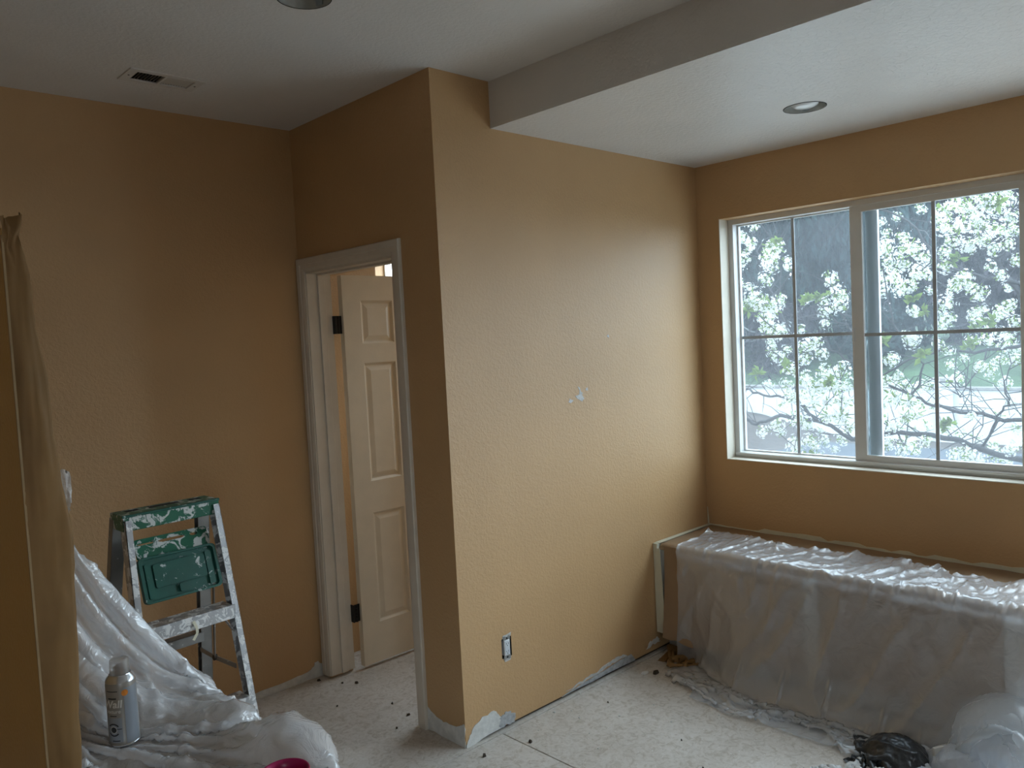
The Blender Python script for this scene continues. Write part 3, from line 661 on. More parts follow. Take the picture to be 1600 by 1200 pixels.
for a in (
    ('evergreen_tree', 'tallest dark evergreen with drooping twigs behind the left window pane', 28.0, 14.2, 0.3, 11.0, 3.3, 'foliage_a', 12000, 0.30, 1.0, 1),
    ('evergreen_tree', 'dark feathery evergreen just left of the window mullion', 29.5, 9.9, 0.4, 9.4, 2.5, 'foliage_b', 9000, 0.28, 1.0, 2),
    ('bare_tree', 'purple-grey leafless tree right of the mullion', 30.0, 6.6, 0.4, 7.4, 2.0, 'foliage_c', 8000, 0.22, 0.6, 4),
    ('hedge_tree', 'grey-green round tree behind the grass bank', 31.5, 3.9, 0.5, 6.6, 2.1, 'foliage_b', 8000, 0.2, 0.0, 5),
    ('bare_tree', 'thin grey tree above the pillar at the right', 29.5, 1.3, 0.4, 7.0, 1.9, 'foliage_c', 8000, 0.22, 0.6, 6),
    ('hedge_tree', 'dark round tree at the far right of the window view', 31.0, -1.9, 0.5, 6.4, 2.2, 'foliage_a', 7000, 0.2, 0.0, 7),
    ('evergreen_tree', 'far evergreen beyond the left edge of the window view', 30.0, 20.6, 0.4, 10.5, 3.4, 'foliage_b', 8000, 0.3, 1.0, 8),
    ('hedge_tree', 'far bushy tree hidden beside the right window jamb', 32.0, -6.6, 0.5, 8.0, 3.0, 'foliage_b', 6000, 0.22, 0.0, 9),
    ('evergreen_tree', 'second-row dark evergreen between the two tall ones', 45.0, 20.5, 1.4, 17.0, 4.4, 'foliage_a', 9000, 0.34, 1.0, 10),
    ('evergreen_tree', 'second-row blue-grey evergreen seen through the middle of the window', 46.0, 10.4, 1.4, 11.5, 4.2, 'foliage_b', 9000, 0.32, 1.0, 12),
    ('hedge_tree', 'low wide dark tree in the second row at the right', 45.0, 1.5, 1.4, 9.2, 3.8, 'foliage_a', 9000, 0.26, 0.0, 13),
    ('shrub', 'low dark shrub behind the garden wall at the left pane', 25.6, 15.6, -0.1, 3.0, 1.5, 'foliage_a', 4000, 0.14, 0.0, 14),
    ('shrub', 'low grey shrub behind the garden wall left of the mullion', 25.6, 12.2, -0.1, 2.6, 1.4, 'foliage_c', 4000, 0.14, 0.4, 15),
    ('shrub', 'low dark shrub just behind the window mullion', 26.2, 8.9, 0.0, 2.2, 1.3, 'foliage_a', 4000, 0.14, 0.0, 16)):
    back_tree(*a)

# ---- flowering pear outside the window
BLOSSOMS = "351,72,233,38 340,58,227,45 364,78,219,47 344,57,240,31 337,38,222,60 364,57,218,63 405,76,216,58 396,58,213,48 393,100,204,32 350,52,200,45 375,81,197,33 354,64,188,50 346,64,184,42 340,49,182,53 349,47,179,57 406,71,186,45 398,81,172,50 396,76,166,58 396,70,160,58 347,39,162,41 357,53,154,33 382,66,146,44 390,65,140,44 400,63,146,35 402,81,118,36 339,29,134,44 380,17,198,49 386,25,182,33 372,9,187,48 346,-7,183,34 370,15,174,48 339,-8,177,42 407,34,166,35 401,47,148,52 376,28,151,46 356,14,144,40 404,51,139,44 378,40,161,34 402,33,128,52 400,19,129,51 372,14,127,49 365,30,124,58 380,31,117,59 366,18,120,41 345,35,122,48 356,37,113,49 397,65,104,44 335,20,115,47 336,-6,121,42 382,6,119,41 354,21,109,48 375,20,107,41 370,5,108,48 359,32,94,49 412,66,90,50 348,46,92,41 365,52,84,34 348,57,87,38 382,38,89,42 354,9,100,44 360,2,99,47 392,33,84,38 358,-4,92,39 376,46,74,51 404,62,63,49 340,17,83,39 337,11,80,31 350,10,82,36 393,17,78,42 381,29,65,38 351,4,76,28 358,25,184,28 350,-35,215,44 395,-16,214,44 329,-45,202,35 433,-5,202,55 465,3,199,53 475,18,196,50 439,6,201,39 475,1,231,40 325,-59,210,45 368,-48,210,52 476,2,219,45 446,-27,209,46 388,-32,204,39 473,-13,204,57 421,-37,197,40 453,-4,190,52 369,-42,188,41 352,-52,193,40 393,-16,186,40 344,-54,171,39 383,-51,184,30 476,-31,247,64 375,-72,239,50 323,-94,229,49 329,-100,232,49 349,-101,230,47 447,-82,246,51 380,-62,225,48 368,-76,224,53 337,-94,222,50 479,-62,229,58 390,-95,221,46 355,-107,224,37 331,-82,211,37 331,-91,207,40 349,-92,211,34 430,-45,212,40 346,-100,205,33 328,-112,206,32 400,-62,189,42 362,-79,190,39 482,-34,188,39 341,-92,180,44 407,-68,186,34 446,-71,200,44 387,-92,191,32 480,-73,186,33 398,-55,175,53 360,-69,164,39 388,-56,159,34 328,-93,167,33 389,-80,169,37 362,-86,162,38 464,-64,159,37 455,-75,168,48 402,-93,172,33 327,-115,161,29 362,-97,165,31 361,-47,151,48 355,-46,154,37 359,-31,138,38 461,4,135,44 344,-43,128,36 330,-40,127,32 470,-27,145,39 412,-52,142,31 480,-48,146,43 386,-85,150,36 466,-69,152,37 426,-86,149,42 448,-85,140,39 441,-79,143,39 401,-96,135,40 337,-94,135,33 356,-94,131,34 462,-70,132,37 466,-38,117,51 470,-35,129,34 376,-73,138,25 427,1,114,47 450,1,114,48 425,-19,114,50 452,-19,112,51 406,-42,118,43 427,1,103,47 432,-8,105,47 365,-42,110,45 470,-14,99,48 475,16,84,50 334,-50,104,39 477,-7,89,49 476,-14,81,44 429,2,79,43 329,-46,97,36 466,-5,79,49 342,-36,84,37 477,2,64,59 429,-22,68,42 332,-49,81,32 349,-58,86,32 424,-38,102,32 413,-51,86,32 441,-49,80,37 470,-52,73,34 357,-77,79,39 322,-92,82,36 469,-36,59,39 324,-97,80,33 462,-67,62,45 340,-108,85,33 451,-77,60,36 447,-85,73,35 462,-65,70,33 410,-94,88,33 462,-69,91,33 354,-84,103,24 429,-86,105,35 375,-96,122,39 464,0,247,31 446,-24,248,33 397,-14,236,28 406,-14,229,28 326,-75,225,27 327,-78,196,30 417,-73,250,49 400,-91,246,47 460,-42,257,46 419,-92,221,33 344,-112,197,29 380,-4,158,28 445,18,147,31 426,-375,54,57 419,-251,386,51 424,-46,46,46 449,-256,339,45 396,-117,217,50 373,-250,22,49 425,-323,326,40 457,-302,332,58 338,-358,134,51 361,-273,50,45 387,-328,261,56 511,-269,83,58 519,-291,324,43 356,-314,267,49 492,-287,378,47 383,-296,379,52 423,-302,184,40 372,-234,181,52 446,-418,261,49 503,-222,377,42 351,-346,85,58 457,0,27,47 353,-435,52,48 334,-247,312,53 512,-111,297,57 352,-348,213,42 382,-324,189,40 377,-289,54,43 491,-269,210,57 356,-361,267,51 382,-292,348,46 372,-138,333,55 446,-332,377,43 453,-165,414,51 507,-353,35,42 389,-385,66,56 489,-343,268,40 499,-250,105,47 499,-66,363,52 378,-119,89,40 417,6,322,53 511,-256,122,56 339,-324,265,50 339,-248,300,48 455,-261,278,40 412,-248,227,43 344,-250,382,42 454,-247,322,45 457,-170,314,51 519,-355,402,45 458,-422,301,55 342,-385,260,55 429,-329,323,41"
LEAVES = "333,33,225 343,16,183 340,54,132 344,64,178 374,-44,179 378,-48,170 362,-54,142 345,-92,159 354,12,185 328,-6,126 335,15,73 382,-20,152 333,-78,100 354,-96,162 323,23,138 329,-107,230 340,-82,201 363,-82,148"
BRANCHES = """442,-113,95,45 438,-99,144,40 435,-91,177,35 432,-78,203,30 428,-69,215,24 425,-58,244,19 422,-54,263,14
442,-99,144,28 436,-92,183,25 430,-82,188,22 425,-61,196,19 419,-44,208,15 413,-27,236,12 408,-2,249,9 402,12,255,6
422,-117,97,26 417,-91,93,23 412,-72,98,21 407,-49,102,18 402,-31,110,16 397,-8,122,13 392,14,139,10 387,29,150,8 382,38,149,5
442,-99,144,22 437,-69,140,19 432,-40,141,16 427,-16,133,14 422,3,120,11 417,22,114,8 412,38,103,5
382,-125,67,34 381,-81,78,32 380,-58,85,30 379,-29,86,27 378,4,81,25 378,24,92,23 377,43,106,20 376,43,126,18 375,45,151,16 374,57,182,14 374,66,203,12 373,71,223,9 372,75,243,7
372,21,93,26 378,58,95,24 384,83,87,21 390,96,93,19 396,104,106,16 402,112,124,14
372,40,107,18 382,59,110,16 392,84,111,15 402,107,117,14 412,131,128,12
392,-34,111,14 389,-43,133,12 387,-28,156,10 384,-21,186,7 382,-22,213,5
432,-71,140,10 424,-58,116,8 417,-54,123,7 409,-61,110,6 402,-69,147,4
382,-81,78,14 377,-92,101,12 372,-100,110,10 367,-98,123,7 362,-106,137,5
392,-54,104,8 372,-84,101,6 352,-83,77,3
372,41,126,8 367,58,147,6 362,66,131,3
372,44,151,9 368,65,171,7 365,76,185,5 362,81,202,3
392,-10,123,9 378,4,164,7 365,4,177,5 352,4,197,3
372,1,164,6 362,14,170,4 352,20,181,3
372,56,181,7 368,50,206,6 365,53,225,4 362,48,235,3
412,-46,208,9 402,-38,200,7 392,-31,205,6 382,-25,199,4
432,-78,203,16 422,-88,213,12 412,-92,230,8 402,-87,236,4
422,-71,215,10 412,-68,239,7 402,-79,246,4
422,-62,196,9 412,-71,182,7 402,-74,162,5 392,-74,149,3
372,1,82,9 362,2,99,6 352,-2,132,3
377,-30,87,8 372,-37,80,6 367,-42,109,5 362,-36,127,3
372,21,93,8 367,36,93,6 362,40,70,3
422,-46,226,7 412,-62,229,5 402,-84,222,3
442,-113,95,60 445,-113,37,77 449,-113,-61,93 452,-113,-203,110
382,-125,67,34 444,-113,37,60"""
tree = empty('flowering_pear_tree', (4.49, -1.13, -1.85)); tag(tree, 'pear tree in full white blossom just outside the window', 'tree')
TL = tree.location
for k, row in enumerate(BRANCHES.split('\n')):
    pts = []; rad = []
    for t in row.split():
        a = [float(v) for v in t.split(',')]; pts.append(Vector((a[0] / 100, a[1] / 100, a[2] / 100)) - TL); rad.append(a[3] / 1000)
    P2 = []; R2 = []                                    # wavy refinement
    for i in range(len(pts) - 1):
        for e in range(4):
            t = e / 4; p0 = pts[max(i - 1, 0)]; p1 = pts[i]; p2 = pts[i + 1]; p3 = pts[min(i + 2, len(pts) - 1)]
            q = 0.5 * ((2 * p1) + (p2 - p0) * t + (2 * p0 - 5 * p1 + 4 * p2 - p3) * t * t + (-p0 + 3 * p1 - 3 * p2 + p3) * t ** 3)
            P2.append(q + Vector((0, random.uniform(-1, 1), random.uniform(-1, 1))) * 0.012); R2.append((rad[i] * (1 - t) + rad[i + 1] * t) * 0.62)
    P2.append(pts[-1]); R2.append(rad[-1] * 0.62)
    nm = 'trunk' if k == len(BRANCHES.split('\n')) - 2 else 'branch'
    MB().tube(P2, R2, 7).build(nm, 'bark', tree, smooth=True)
    if nm == 'branch':                                   # thin side twigs, joined with their branch's own twig spray
        tw = MB()
        for i in range(1, len(P2) - 1):
            p = P2[i]; d = Vector((random.uniform(-0.4, 0.4), random.uniform(-1, 1), random.uniform(-0.5, 1))).normalized(); ln = random.uniform(0.12, 0.36)
            tw.tube([p, p + d * ln * 0.5 + Vector((0, 0, 0.02)), p + d * ln + Vector((0, random.uniform(-.05, .05), random.uniform(-.03, .06)))], [0.0035, 0.0028, 0.0014], 5)
        if tw.v: tag(tw.build('twigs', 'bark', tree), kind='stuff')
def cluster_mesh(seed, nf=44):
    rg = random.Random(seed); mb = MB()
    for k in range(nf):
        d = Vector((rg.gauss(0, 1), rg.gauss(0, 1), rg.gauss(0, 0.9))).normalized(); c = d * rg.uniform(0.35, 1.15)
        a = d.orthogonal().normalized(); b = d.cross(a); s = rg.uniform(0.17, 0.25); ph = rg.uniform(0, 6.28)
        for e in range(5):
            an = ph + e * 2 * math.pi / 5
            def pt(aa, rr, up): return c + (a * math.cos(aa) + b * math.sin(aa)) * s * rr + d * s * up
            mb.add([c, pt(an - 0.5, 0.6, 0.12), pt(an - 0.28, 0.98, 0.3), pt(an + 0.28, 0.98, 0.3), pt(an + 0.5, 0.6, 0.12)], [(0, 1, 2, 3, 4)])
    np_ = len(mb.f)
    for k in range(16):                                # stalks and sepals, put in as the grey-green shading between flowers
        d = Vector((rg.gauss(0, 1), rg.gauss(0, 1), rg.gauss(0, 0.9))).normalized(); a = d.orthogonal().normalized() * 0.05; e = d * rg.uniform(0.8, 1.12)
        mb.add([d * 0.2 - a, d * 0.2 + a, e + a * 1.6, e - a * 1.6], [(0, 1, 2, 3)])
    me = bpy.data.meshes.new('blossom_cluster'); me.from_pydata(mb.v, [], mb.f); me.materials.append(M['petal']); me.materials.append(M['young_leaf'])
    for k, p in enumerate(me.polygons): p.material_index = 0 if k < np_ else 1
    return me
CL = [cluster_mesh(s) for s in range(6)]
for k, t in enumerate(BLOSSOMS.split()):
    a = [float(v) for v in t.split(',')]
    o = bpy.data.objects.new('blossom_cluster', CL[k % 6]); C.objects.link(o); o.parent = tree
    o.location = Vector((a[0] / 100, a[1] / 100, a[2] / 100)) - TL; o.scale = (a[3] / 800 * random.uniform(0.9, 1.2), a[3] / 800 * 1.1, a[3] / 800 * random.uniform(0.85, 1.15))
    o.rotation_euler = (random.uniform(0, 6), random.uniform(0, 6), random.uniform(0, 6))
def sprig_mesh(seed):
    rg = random.Random(seed); mb = MB()
    for k in range(9):
        d = Vector((rg.gauss(0, 0.6), rg.gauss(0, 0.8), rg.uniform(-0.5, 1))).normalized(); a = d.orthogonal().normalized(); ln = rg.uniform(0.045, 0.075); w = ln * 0.27; n = d.cross(a)
        c = Vector((0, 0, 0))
        mb.add([c, c + d * ln * 0.45 + a * w - n * 0.006, c + d * ln + n * 0.008, c + d * ln * 0.45 - a * w - n * 0.006], [(0, 1, 2, 3)])
    me = bpy.data.meshes.new('leaf_sprig'); me.from_pydata(mb.v, [], mb.f); me.materials.append(M['young_leaf']); return me
SP = [sprig_mesh(s) for s in range(4)]
for k, t in enumerate(LEAVES.split()):
    a = [float(v) for v in t.split(',')]
    for e in range(2):
        o = bpy.data.objects.new('leaf_sprig', SP[(k + e) % 4]); C.objects.link(o); o.parent = tree
        o.location = Vector((a[0] / 100, a[1] / 100 + 0.03 * e, a[2] / 100 - 0.02 * e)) - TL; o.rotation_euler = (random.uniform(-.5, .5), random.uniform(-.5, .5), random.uniform(0, 6))

# ================================================================== THINGS
# ---- window seat (built-in bench) under masking paper
BX, BH = 1.334, 0.5627
bench = empty('window_seat', (1.58, -0.93, 0)); tag(bench, 'white built-in window seat under brown paper and plastic below the window', 'bench')
child(MB().box(BX + 0.012, L, -1.79, -0.002, 0.09, BH - 0.02), 'seat_body', 'cabinet', bench)
child(MB().box(BX - 0.004, L, -1.79, -0.002, BH - 0.02, BH), 'seat_top', 'cabinet', bench, bevel=0.004)
child(MB().box(BX + 0.08, L, -1.79, -0.002, 0.0, 0.09), 'toe_kick', 'cabinet', bench)
for y0, y1 in ((-0.075, -0.002), (-0.875, -0.80), (-1.665, -1.59), (-1.79, -1.74)):
    child(MB().box(BX - 0.002, BX + 0.02, y0, y1, 0.09, BH - 0.02), 'stile', 'cabinet', bench, bevel=0.002)
for y0, y1 in ((-0.80, -0.075), (-1.59, -0.875), (-1.74, -1.665)):
    child(MB().box(BX + 0.0, BX + 0.012, y0 + 0.004, y1 - 0.004, 0.10, BH - 0.03), 'front_panel', 'cabinet', bench, bevel=0.003)

# brown masking paper: one run on the seat top, separate drops over the front panels
def paper_top(y0, y1, seed):
    n, mm = 70, 18; P = np.zeros((n, mm, 3))
    for i in range(n):
        for j in range(mm):
            y = y0 + (y1 - y0) * i / (n - 1); t = j / (mm - 1)
            if t < 0.9: x = L - 0.006 + (BX - 0.006 - L + 0.006) * t / 0.9; z = BH + 0.0025 + 0.003 * (1 + fbm(y * 7, x * 7, seed))
            else: x = BX - 0.012; z = BH - 0.25 * (t - 0.9)
            P[i, j] = (x, y, z)
    return P
def paper_drop(y0, y1, zlow, seed, flare=0.0):
    n, mm = 36, 30; P = np.zeros((n, mm, 3))
    for i in range(n):
        for j in range(mm):
            k = j / (mm - 1); y = y0 + (y1 - y0) * i / (n - 1); w = 0.006 * (1 + fbm(y * 7, k * 3, seed))
            zl = zlow + 0.03 * fbm(y * 6, 2.0, seed)
            P[i, j] = (BX - 0.012 - w * (0.3 + k) - flare * k * k * max(0, 1 - i / (n - 1) * 1.6), y, BH - 0.004 + (zl - BH) * k)
    return P
mp = empty('masking_paper', (1.55, -0.45, BH)); tag(mp, 'brown masking paper covering the window seat, taped at its left end', 'paper')
def loc_mesh(me, o): me.transform(Matrix.Translation(-o.location)); return me
link('top_sheet', loc_mesh(grid_mesh('top_sheet', paper_top(-1.785, -0.028, 3)), mp), 'kraft', mp, True)
for k, (y0, y1, zl, fl_) in enumerate(((-0.058, -0.80, 0.09, 0.035), (-0.875, -1.592, 0.11, 0.0), (-1.668, -1.785, 0.11, 0.0))):
    link('front_sheet', loc_mesh(grid_mesh('front_sheet', paper_drop(y0, y1, zl, 3 + k, fl_)), mp), 'kraft', mp, True)
child(MB().slab([(BX - 0.012, -0.028), (BX + 0.02, -0.032), (L - 0.01, -0.024), (L - 0.01, -0.003), (BX - 0.012, -0.003)], [], BH + 0.008, BH + 0.0105, XY), 'tape_strip', 'tape', mp)
child(MB().slab([(-0.003, 0.548), (-0.042, 0.548), (-0.062, 0.105), (-0.006, 0.105)], [], BX - 0.030, BX - 0.027, YZ), 'tape_strip', 'tape', mp)
child(MB().slab([(-0.003, 0.571), (-0.028, 0.571), (-0.026, 0.535), (-0.003, 0.53)], [], BX - 0.0315, BX - 0.012, YZ), 'tape_strip', 'tape', mp)
child(MB().slab([(1.60, -0.145), (1.625, -0.105), (1.632, -0.11), (1.607, -0.15)], [], BH + 0.011, BH + 0.0125, XY), 'tape_scrap', 'tape', mp)
# torn crumpled paper at the foot of the seat
P = crumple(1.33, -0.17, 0.44, 0.34, 0.5, 0.26, [lambda Q, t: push_box(Q, (BX + 0.06, -3, -1), (L + 1, 0.5, BH), t)], 0.016, 5, 40, 0.3)
sc = link('torn_paper', grid_mesh('torn_paper', P), 'kraft_dark', None, True); tag(sc, 'crumpled torn brown paper on the floor at the left foot of the window seat', 'paper')

# ---- clear plastic sheet over the window seat
rest = 0.0135
n, mm = 142, 80
P = np.zeros((n, mm, 3))
for i in range(n):
    for j in range(mm):
        y = -0.125 - i * rest * 0.915; xb = 1.625 - 0.10 * max(0, (i / n - 0.55) * 2) + 0.025 * math.sin(i * 0.11)
        x = xb - j * rest
        z = BH + 0.025 + 0.015 * fbm(i * 0.09, j * 0.09, 2.0)
        if x < BX - 0.02: z -= (BX - 0.02 - x) * 0.88; x = BX - 0.02 - (BX - 0.02 - x) * 0.45
        P[i, j] = (x + 0.02 * fbm(i * 0.05, j * 0.06, 8.0), y + 0.045 * fbm(i * 0.045, j * 0.06, 5.0), max(z, 0.01))
def seat_col(Q):
    t = np.zeros(len(Q), bool)
    push_box(Q, (BX - 0.034, -4, -1), (L + 1, 1, BH + 0.014), t); push_floor(Q, 0.004, t)
    # air trapped under the sheet keeps its foot away from the seat
    w = np.clip((-0.22 - Q[:, 1]) / 0.35, 0, 1) * np.clip(1 - Q[:, 2] / 0.50, 0, 1) ** 1.4
    lim = BX - 0.034 - 0.19 * w; k = (Q[:, 0] > lim) & (Q[:, 2] < BH); Q[k, 0] = lim[k]
    k = Q[:, 0] > L - 0.01; Q[k, 0] = L - 0.01
    return t
spin = np.zeros((n, mm), bool); spin[::2, 0] = True
P = drape(P, rest, seat_col, steps=130, iters=6, pins=spin, stiff=0.06, noise_amp=0.003, seed=4, damp=0.955)
def keep(i, j):                                           # torn lower left corner
    return not (j * rest > 0.66 + i * rest * 1.2 + 0.03 * math.sin(i * 0.8))
def seat_amp(i, j, p):
    top = 1.0 if p[2] > BH - 0.03 else 0.0
    return 0.0018 + (0.010 + 0.012 * max(0, min(1, (i - 70) / 30))) * top + 0.009 * max(0, 1 - (BH - p[2]) / 0.12) * (1 - top) + (0.006 if p[2] < 0.03 else 0)
P = refine(P, lambda i, j, p: 0.016 if p[2] < BH - 0.06 else 0.004, 12.0, 1, 2.6, 1.3)
P = refine(P, seat_amp, 2.0, 2, 9.0, 0.55)
ps = link('plastic_sheet', grid_mesh('plastic_sheet', P, lambda i, j: keep(i / 2, j / 2)), 'film', None, True)
tag(ps, 'clear crinkled plastic sheet draped over the window seat', 'plastic sheet')

# ---- plastic and rubbish at the lower right
P = crumple(1.27, -1.64, 0.75, 0.75, 0.62, 0.36, [lambda Q, t: (push_ball(Q, (1.22, -1.64, 0.05), (0.17, 0.20, 0.22), t), push_box(Q, (BX - 0.03, -4, -1), (L + 1, 1, BH), t))], 0.0135, 11, 60, 0.12)
P = refine(P, lambda i, j, p: 0.012, 5.0, 2, 8.0, 0.3)
o = link('plastic_bag', grid_mesh('plastic_bag', P), 'film_bag', None, True); tag(o, 'thin grey plastic bag slumped against the window seat at the right', 'plastic bag')
P = crumple(1.09, -1.51, 0.55, 0.62, 0.52, 0.18, [lambda Q, t: push_ball(Q, (1.09, -1.53, 0.0), (0.11, 0.14, 0.09), t)], 0.0135, 21, 60, 0.12)
P = refine(P, lambda i, j, p: 0.012, 6.0, 2, 10.0, 0.3)
o = link('plastic_sheet', grid_mesh('plastic_sheet', P), 'film_blue', None, True); tag(o, 'bluish-white bunched plastic sheet on the floor in the lower right corner', 'plastic sheet')
P = crumple(1.02, -1.30, 0.42, 0.40, 0.60, 0.14, [lambda Q, t: push_ball(Q, (1.02, -1.31, 0.0), (0.11, 0.12, 0.085), t)], 0.012, 31, 50, 0.15)
P = refine(P, lambda i, j, p: 0.010, 9.0, 2, 13.0, 0.3)
o = link('bin_liner', grid_mesh('bin_liner', P), 'black_bag', None, True); tag(o, 'crumpled black bin liner on the floor below the plastic sheet', 'bin bag')
for cx, cy, sd, lab in ((0.86, -1.29, 41, 'wrinkled white cloth rag in front of the black bin liner'),
                        (0.75, -1.16, 43, 'small flattened white rag at the bottom edge left of the larger rag')):
    P = crumple(cx, cy, 0.30 if sd == 41 else 0.2, 0.26 if sd == 41 else 0.2, 0.5, 0.05, [], 0.010, sd, 50, 0.25)
    P = refine(P, lambda i, j, p: 0.010, 3.0 + sd, 2, 16.0, 0.3)
    o = link('cloth_rag', grid_mesh('cloth_rag', P), 'rag', None, True); tag(o, lab, 'rag')
    P = np.zeros((24, 16, 3))
o = MB().slab([(1.035, -1.442), (1.16, -1.50), (1.165, -1.49), (1.04, -1.432)], [], 0.002, 0.085, XY).build('white_board', 'cabinet'); tag(o, 'narrow white board edge standing on the floor beside the black bin liner', 'board')

# ---- narrow tall panel wrapped in brown paper at the left edge
pn = empty('divider_panel', (-1.575, -0.18, 0)); tag(pn, 'tall narrow gold panel at the left edge with brown masking paper over its end', 'panel')
child(MB().box(-1.588, -1.560, -0.500, 0.14, 0.0, 1.955), 'panel_board', 'panel_gold', pn)
zs = [0.0, 0.4, 0.74, 1.0, 1.25, 1.32, 1.415, 1.50, 1.62, 1.75, 1.85, 1.93, 1.975]
sx = [-1.530, -1.527, -1.522, -1.506, -1.499, -1.500, -1.512, -1.518, -1.524, -1.533, -1.540, -1.552, -1.545]
n, mm = 90, 46; P = np.zeros((n, mm, 3))
for i in range(n):
    z = 1.985 * i / (n - 1); xr = float(np.interp(z, zs, sx)) + 0.004 * fbm(z * 9, 0.3)
    for j in range(mm):
        s = j / (mm - 1)
        if s < 0.3: k = s / 0.3; x = -1.5885 + (xr + 1.5885) * k; y = -0.504 - 0.006 * math.sin(k * 3.14) * (1 + fbm(z * 3, k, 4.0))
        else: k = (s - 0.3) / 0.7; x = xr - (0.01 + 0.012 * fbm(z * 4, k * 5, 2.0)) * k; y = -0.504 + 0.62 * k
        crump = max(0, z - 1.86) / 0.12
        x += 0.012 * crump * fbm(z * 30, s * 12, 1.0); y += 0.02 * crump * fbm(z * 30, s * 12, 7.0)
        zz = z + 0.03 * max(0, crump) * fbm(s * 3.5, 3.1)
        amp = 0.0035 * (0.4 + max(0, 1 - abs(z - 1.5) / 0.5))
        y += amp * fbm(x * 40, z * 7, 3.0); x += (amp * fbm(s * 8, z * 8, 6.0)) * (1 if s > 0.3 else k)
        P[i, j] = (x, y, zz)
o = link('masking_paper', loc_mesh(grid_mesh('masking_paper', P), pn), 'kraft_dark', pn, True)
child(MB().box(-1.5905, -1.586, -0.5065, -0.500, 0.0, 1.94), 'tape_edge', 'tape_edge', pn)

# ---- low table under the left plastic sheet
TX0, TX1, TY0, TY1, TZ = -1.50, -1.105, -1.30, -0.12, 0.688
tb = empty('side_table', ((TX0 + TX1) / 2, (TY0 + TY1) / 2, 0)); tag(tb, 'narrow table hidden under the milky plastic, carrying the spray can', 'table')
child(MB().box(TX0, TX1, TY0, TY1, TZ - 0.03, TZ), 'table_top', 'wood', tb, bevel=0.004)
for x in (TX0 + 0.03, TX1 - 0.03):
    for y in (TY0 + 0.03, TY1 - 0.03): child(MB().box(x - 0.02, x + 0.02, y - 0.02, y + 0.02, 0, TZ - 0.03), 'leg', 'wood', tb)
# milky plastic: taut back edge rising to the panel, gathered folds on the table
rest = 0.0135; n, mm = 84, 98
A, Bp = np.array([-1.545, -0.06, 1.42]), np.array([-1.128, -0.10, 0.705])
ln = np.linalg.norm(Bp - A); P = np.zeros((n, mm, 3)); npin = int(ln / rest)
for i in range(n):
    if i <= npin: e = A + (Bp - A) * (i / npin); drop = e[2] - 0.70
    else: e = Bp + np.array([0.02 + (i - npin) * rest * 0.25, 0, -(i - npin) * rest * 0.95]); drop = 0
    for j in range(mm):
        t = j * rest
        if i <= npin:
            sl = drop * 1.04
            if t < sl: p = e + np.array([0.04 * t / max(sl, .01), -0.10 * t - 0.02 * math.sin(i * 0.35) * t, -t * 0.96])
            else: p = np.array([e[0] + 0.04 + (i / npin) * 0.03, e[1] - 0.10 * sl - (t - sl), 0.705 + 0.07 * abs(fbm(i * 0.16, t * 11, 1.0))])
            p[2] = max(p[2], 0.703)
        else: p = e + np.array([0.01, -t, 0.02])
        P[i, j] = p
pins = np.zeros((n, mm), bool); pins[:npin + 1, 0] = True
pins[0, :] = True
def tab_col(Q):
    t = np.zeros(len(Q), bool)
    push_box(Q, (TX0 - 0.2, TY0, -1), (TX1 + 0.012, TY1, TZ + 0.012), t)
    push_ball(Q, (-1.135, -0.185, 0.69), (0.055, 0.055, 0.045), t)
    push_ball(Q, (-1.150, -0.45, 0.69), (0.070, 0.07, 0.050), t)
    push_ball(Q, (-1.125, -0.74, 0.69), (0.085, 0.17, 0.085), t)
    k = Q[:, 0] < -1.548; Q[k, 0] = -1.548
    # the spray can weighs the film down
    d = np.hypot(Q[:, 0] + 1.385, Q[:, 1] + 0.36); k = (d < 0.047) & (Q[:, 2] > TZ + 0.012); Q[k, 2] = TZ + 0.0125; t |= k
    push_floor(Q, 0.004, t); return t
P = drape(P, rest, tab_col, steps=110, iters=7, pins=pins, stiff=0.04, noise_amp=0.004, seed=9, damp=0.95)
def tab_amp(i, j, p):
    d = math.hypot(p[0] + 1.385, p[1] + 0.36)
    if p[2] > TZ + 0.10: return 0.004
    return 0.016 * min(1, max(0, (d - 0.045) / 0.05))
P = refine(P, tab_amp, 4.0, 2, 8.0, 0.4)
o = link('plastic_sheet', grid_mesh('plastic_sheet', P), 'film_thick', None, True); tag(o, 'milky plastic sheet gathered over the side table beside the stepladder', 'plastic sheet')
# loose flap of film stuck to the panel
P = np.zeros((14, 12, 3))
for i in range(14):
    for j in range(12):
        P[i, j] = (-1.512 + 0.030 * (j / 11) + 0.004 * fbm(i * 0.5, j * 0.4), -0.45 + 0.006 * fbm(i * 0.4, j * 0.5, 2.0) - 0.004 * j / 11, 1.42 - 0.135 * i / 13 - 0.01 * abs(j - 5) / 5)
o = link('film_flap', grid_mesh('film_flap', P, lambda i, j: j < 11 - max(0, i - 5) * 1.2), 'film_thick', None, True); tag(o, 'small white flap of plastic sticking out behind the paper-covered panel', 'plastic scrap')

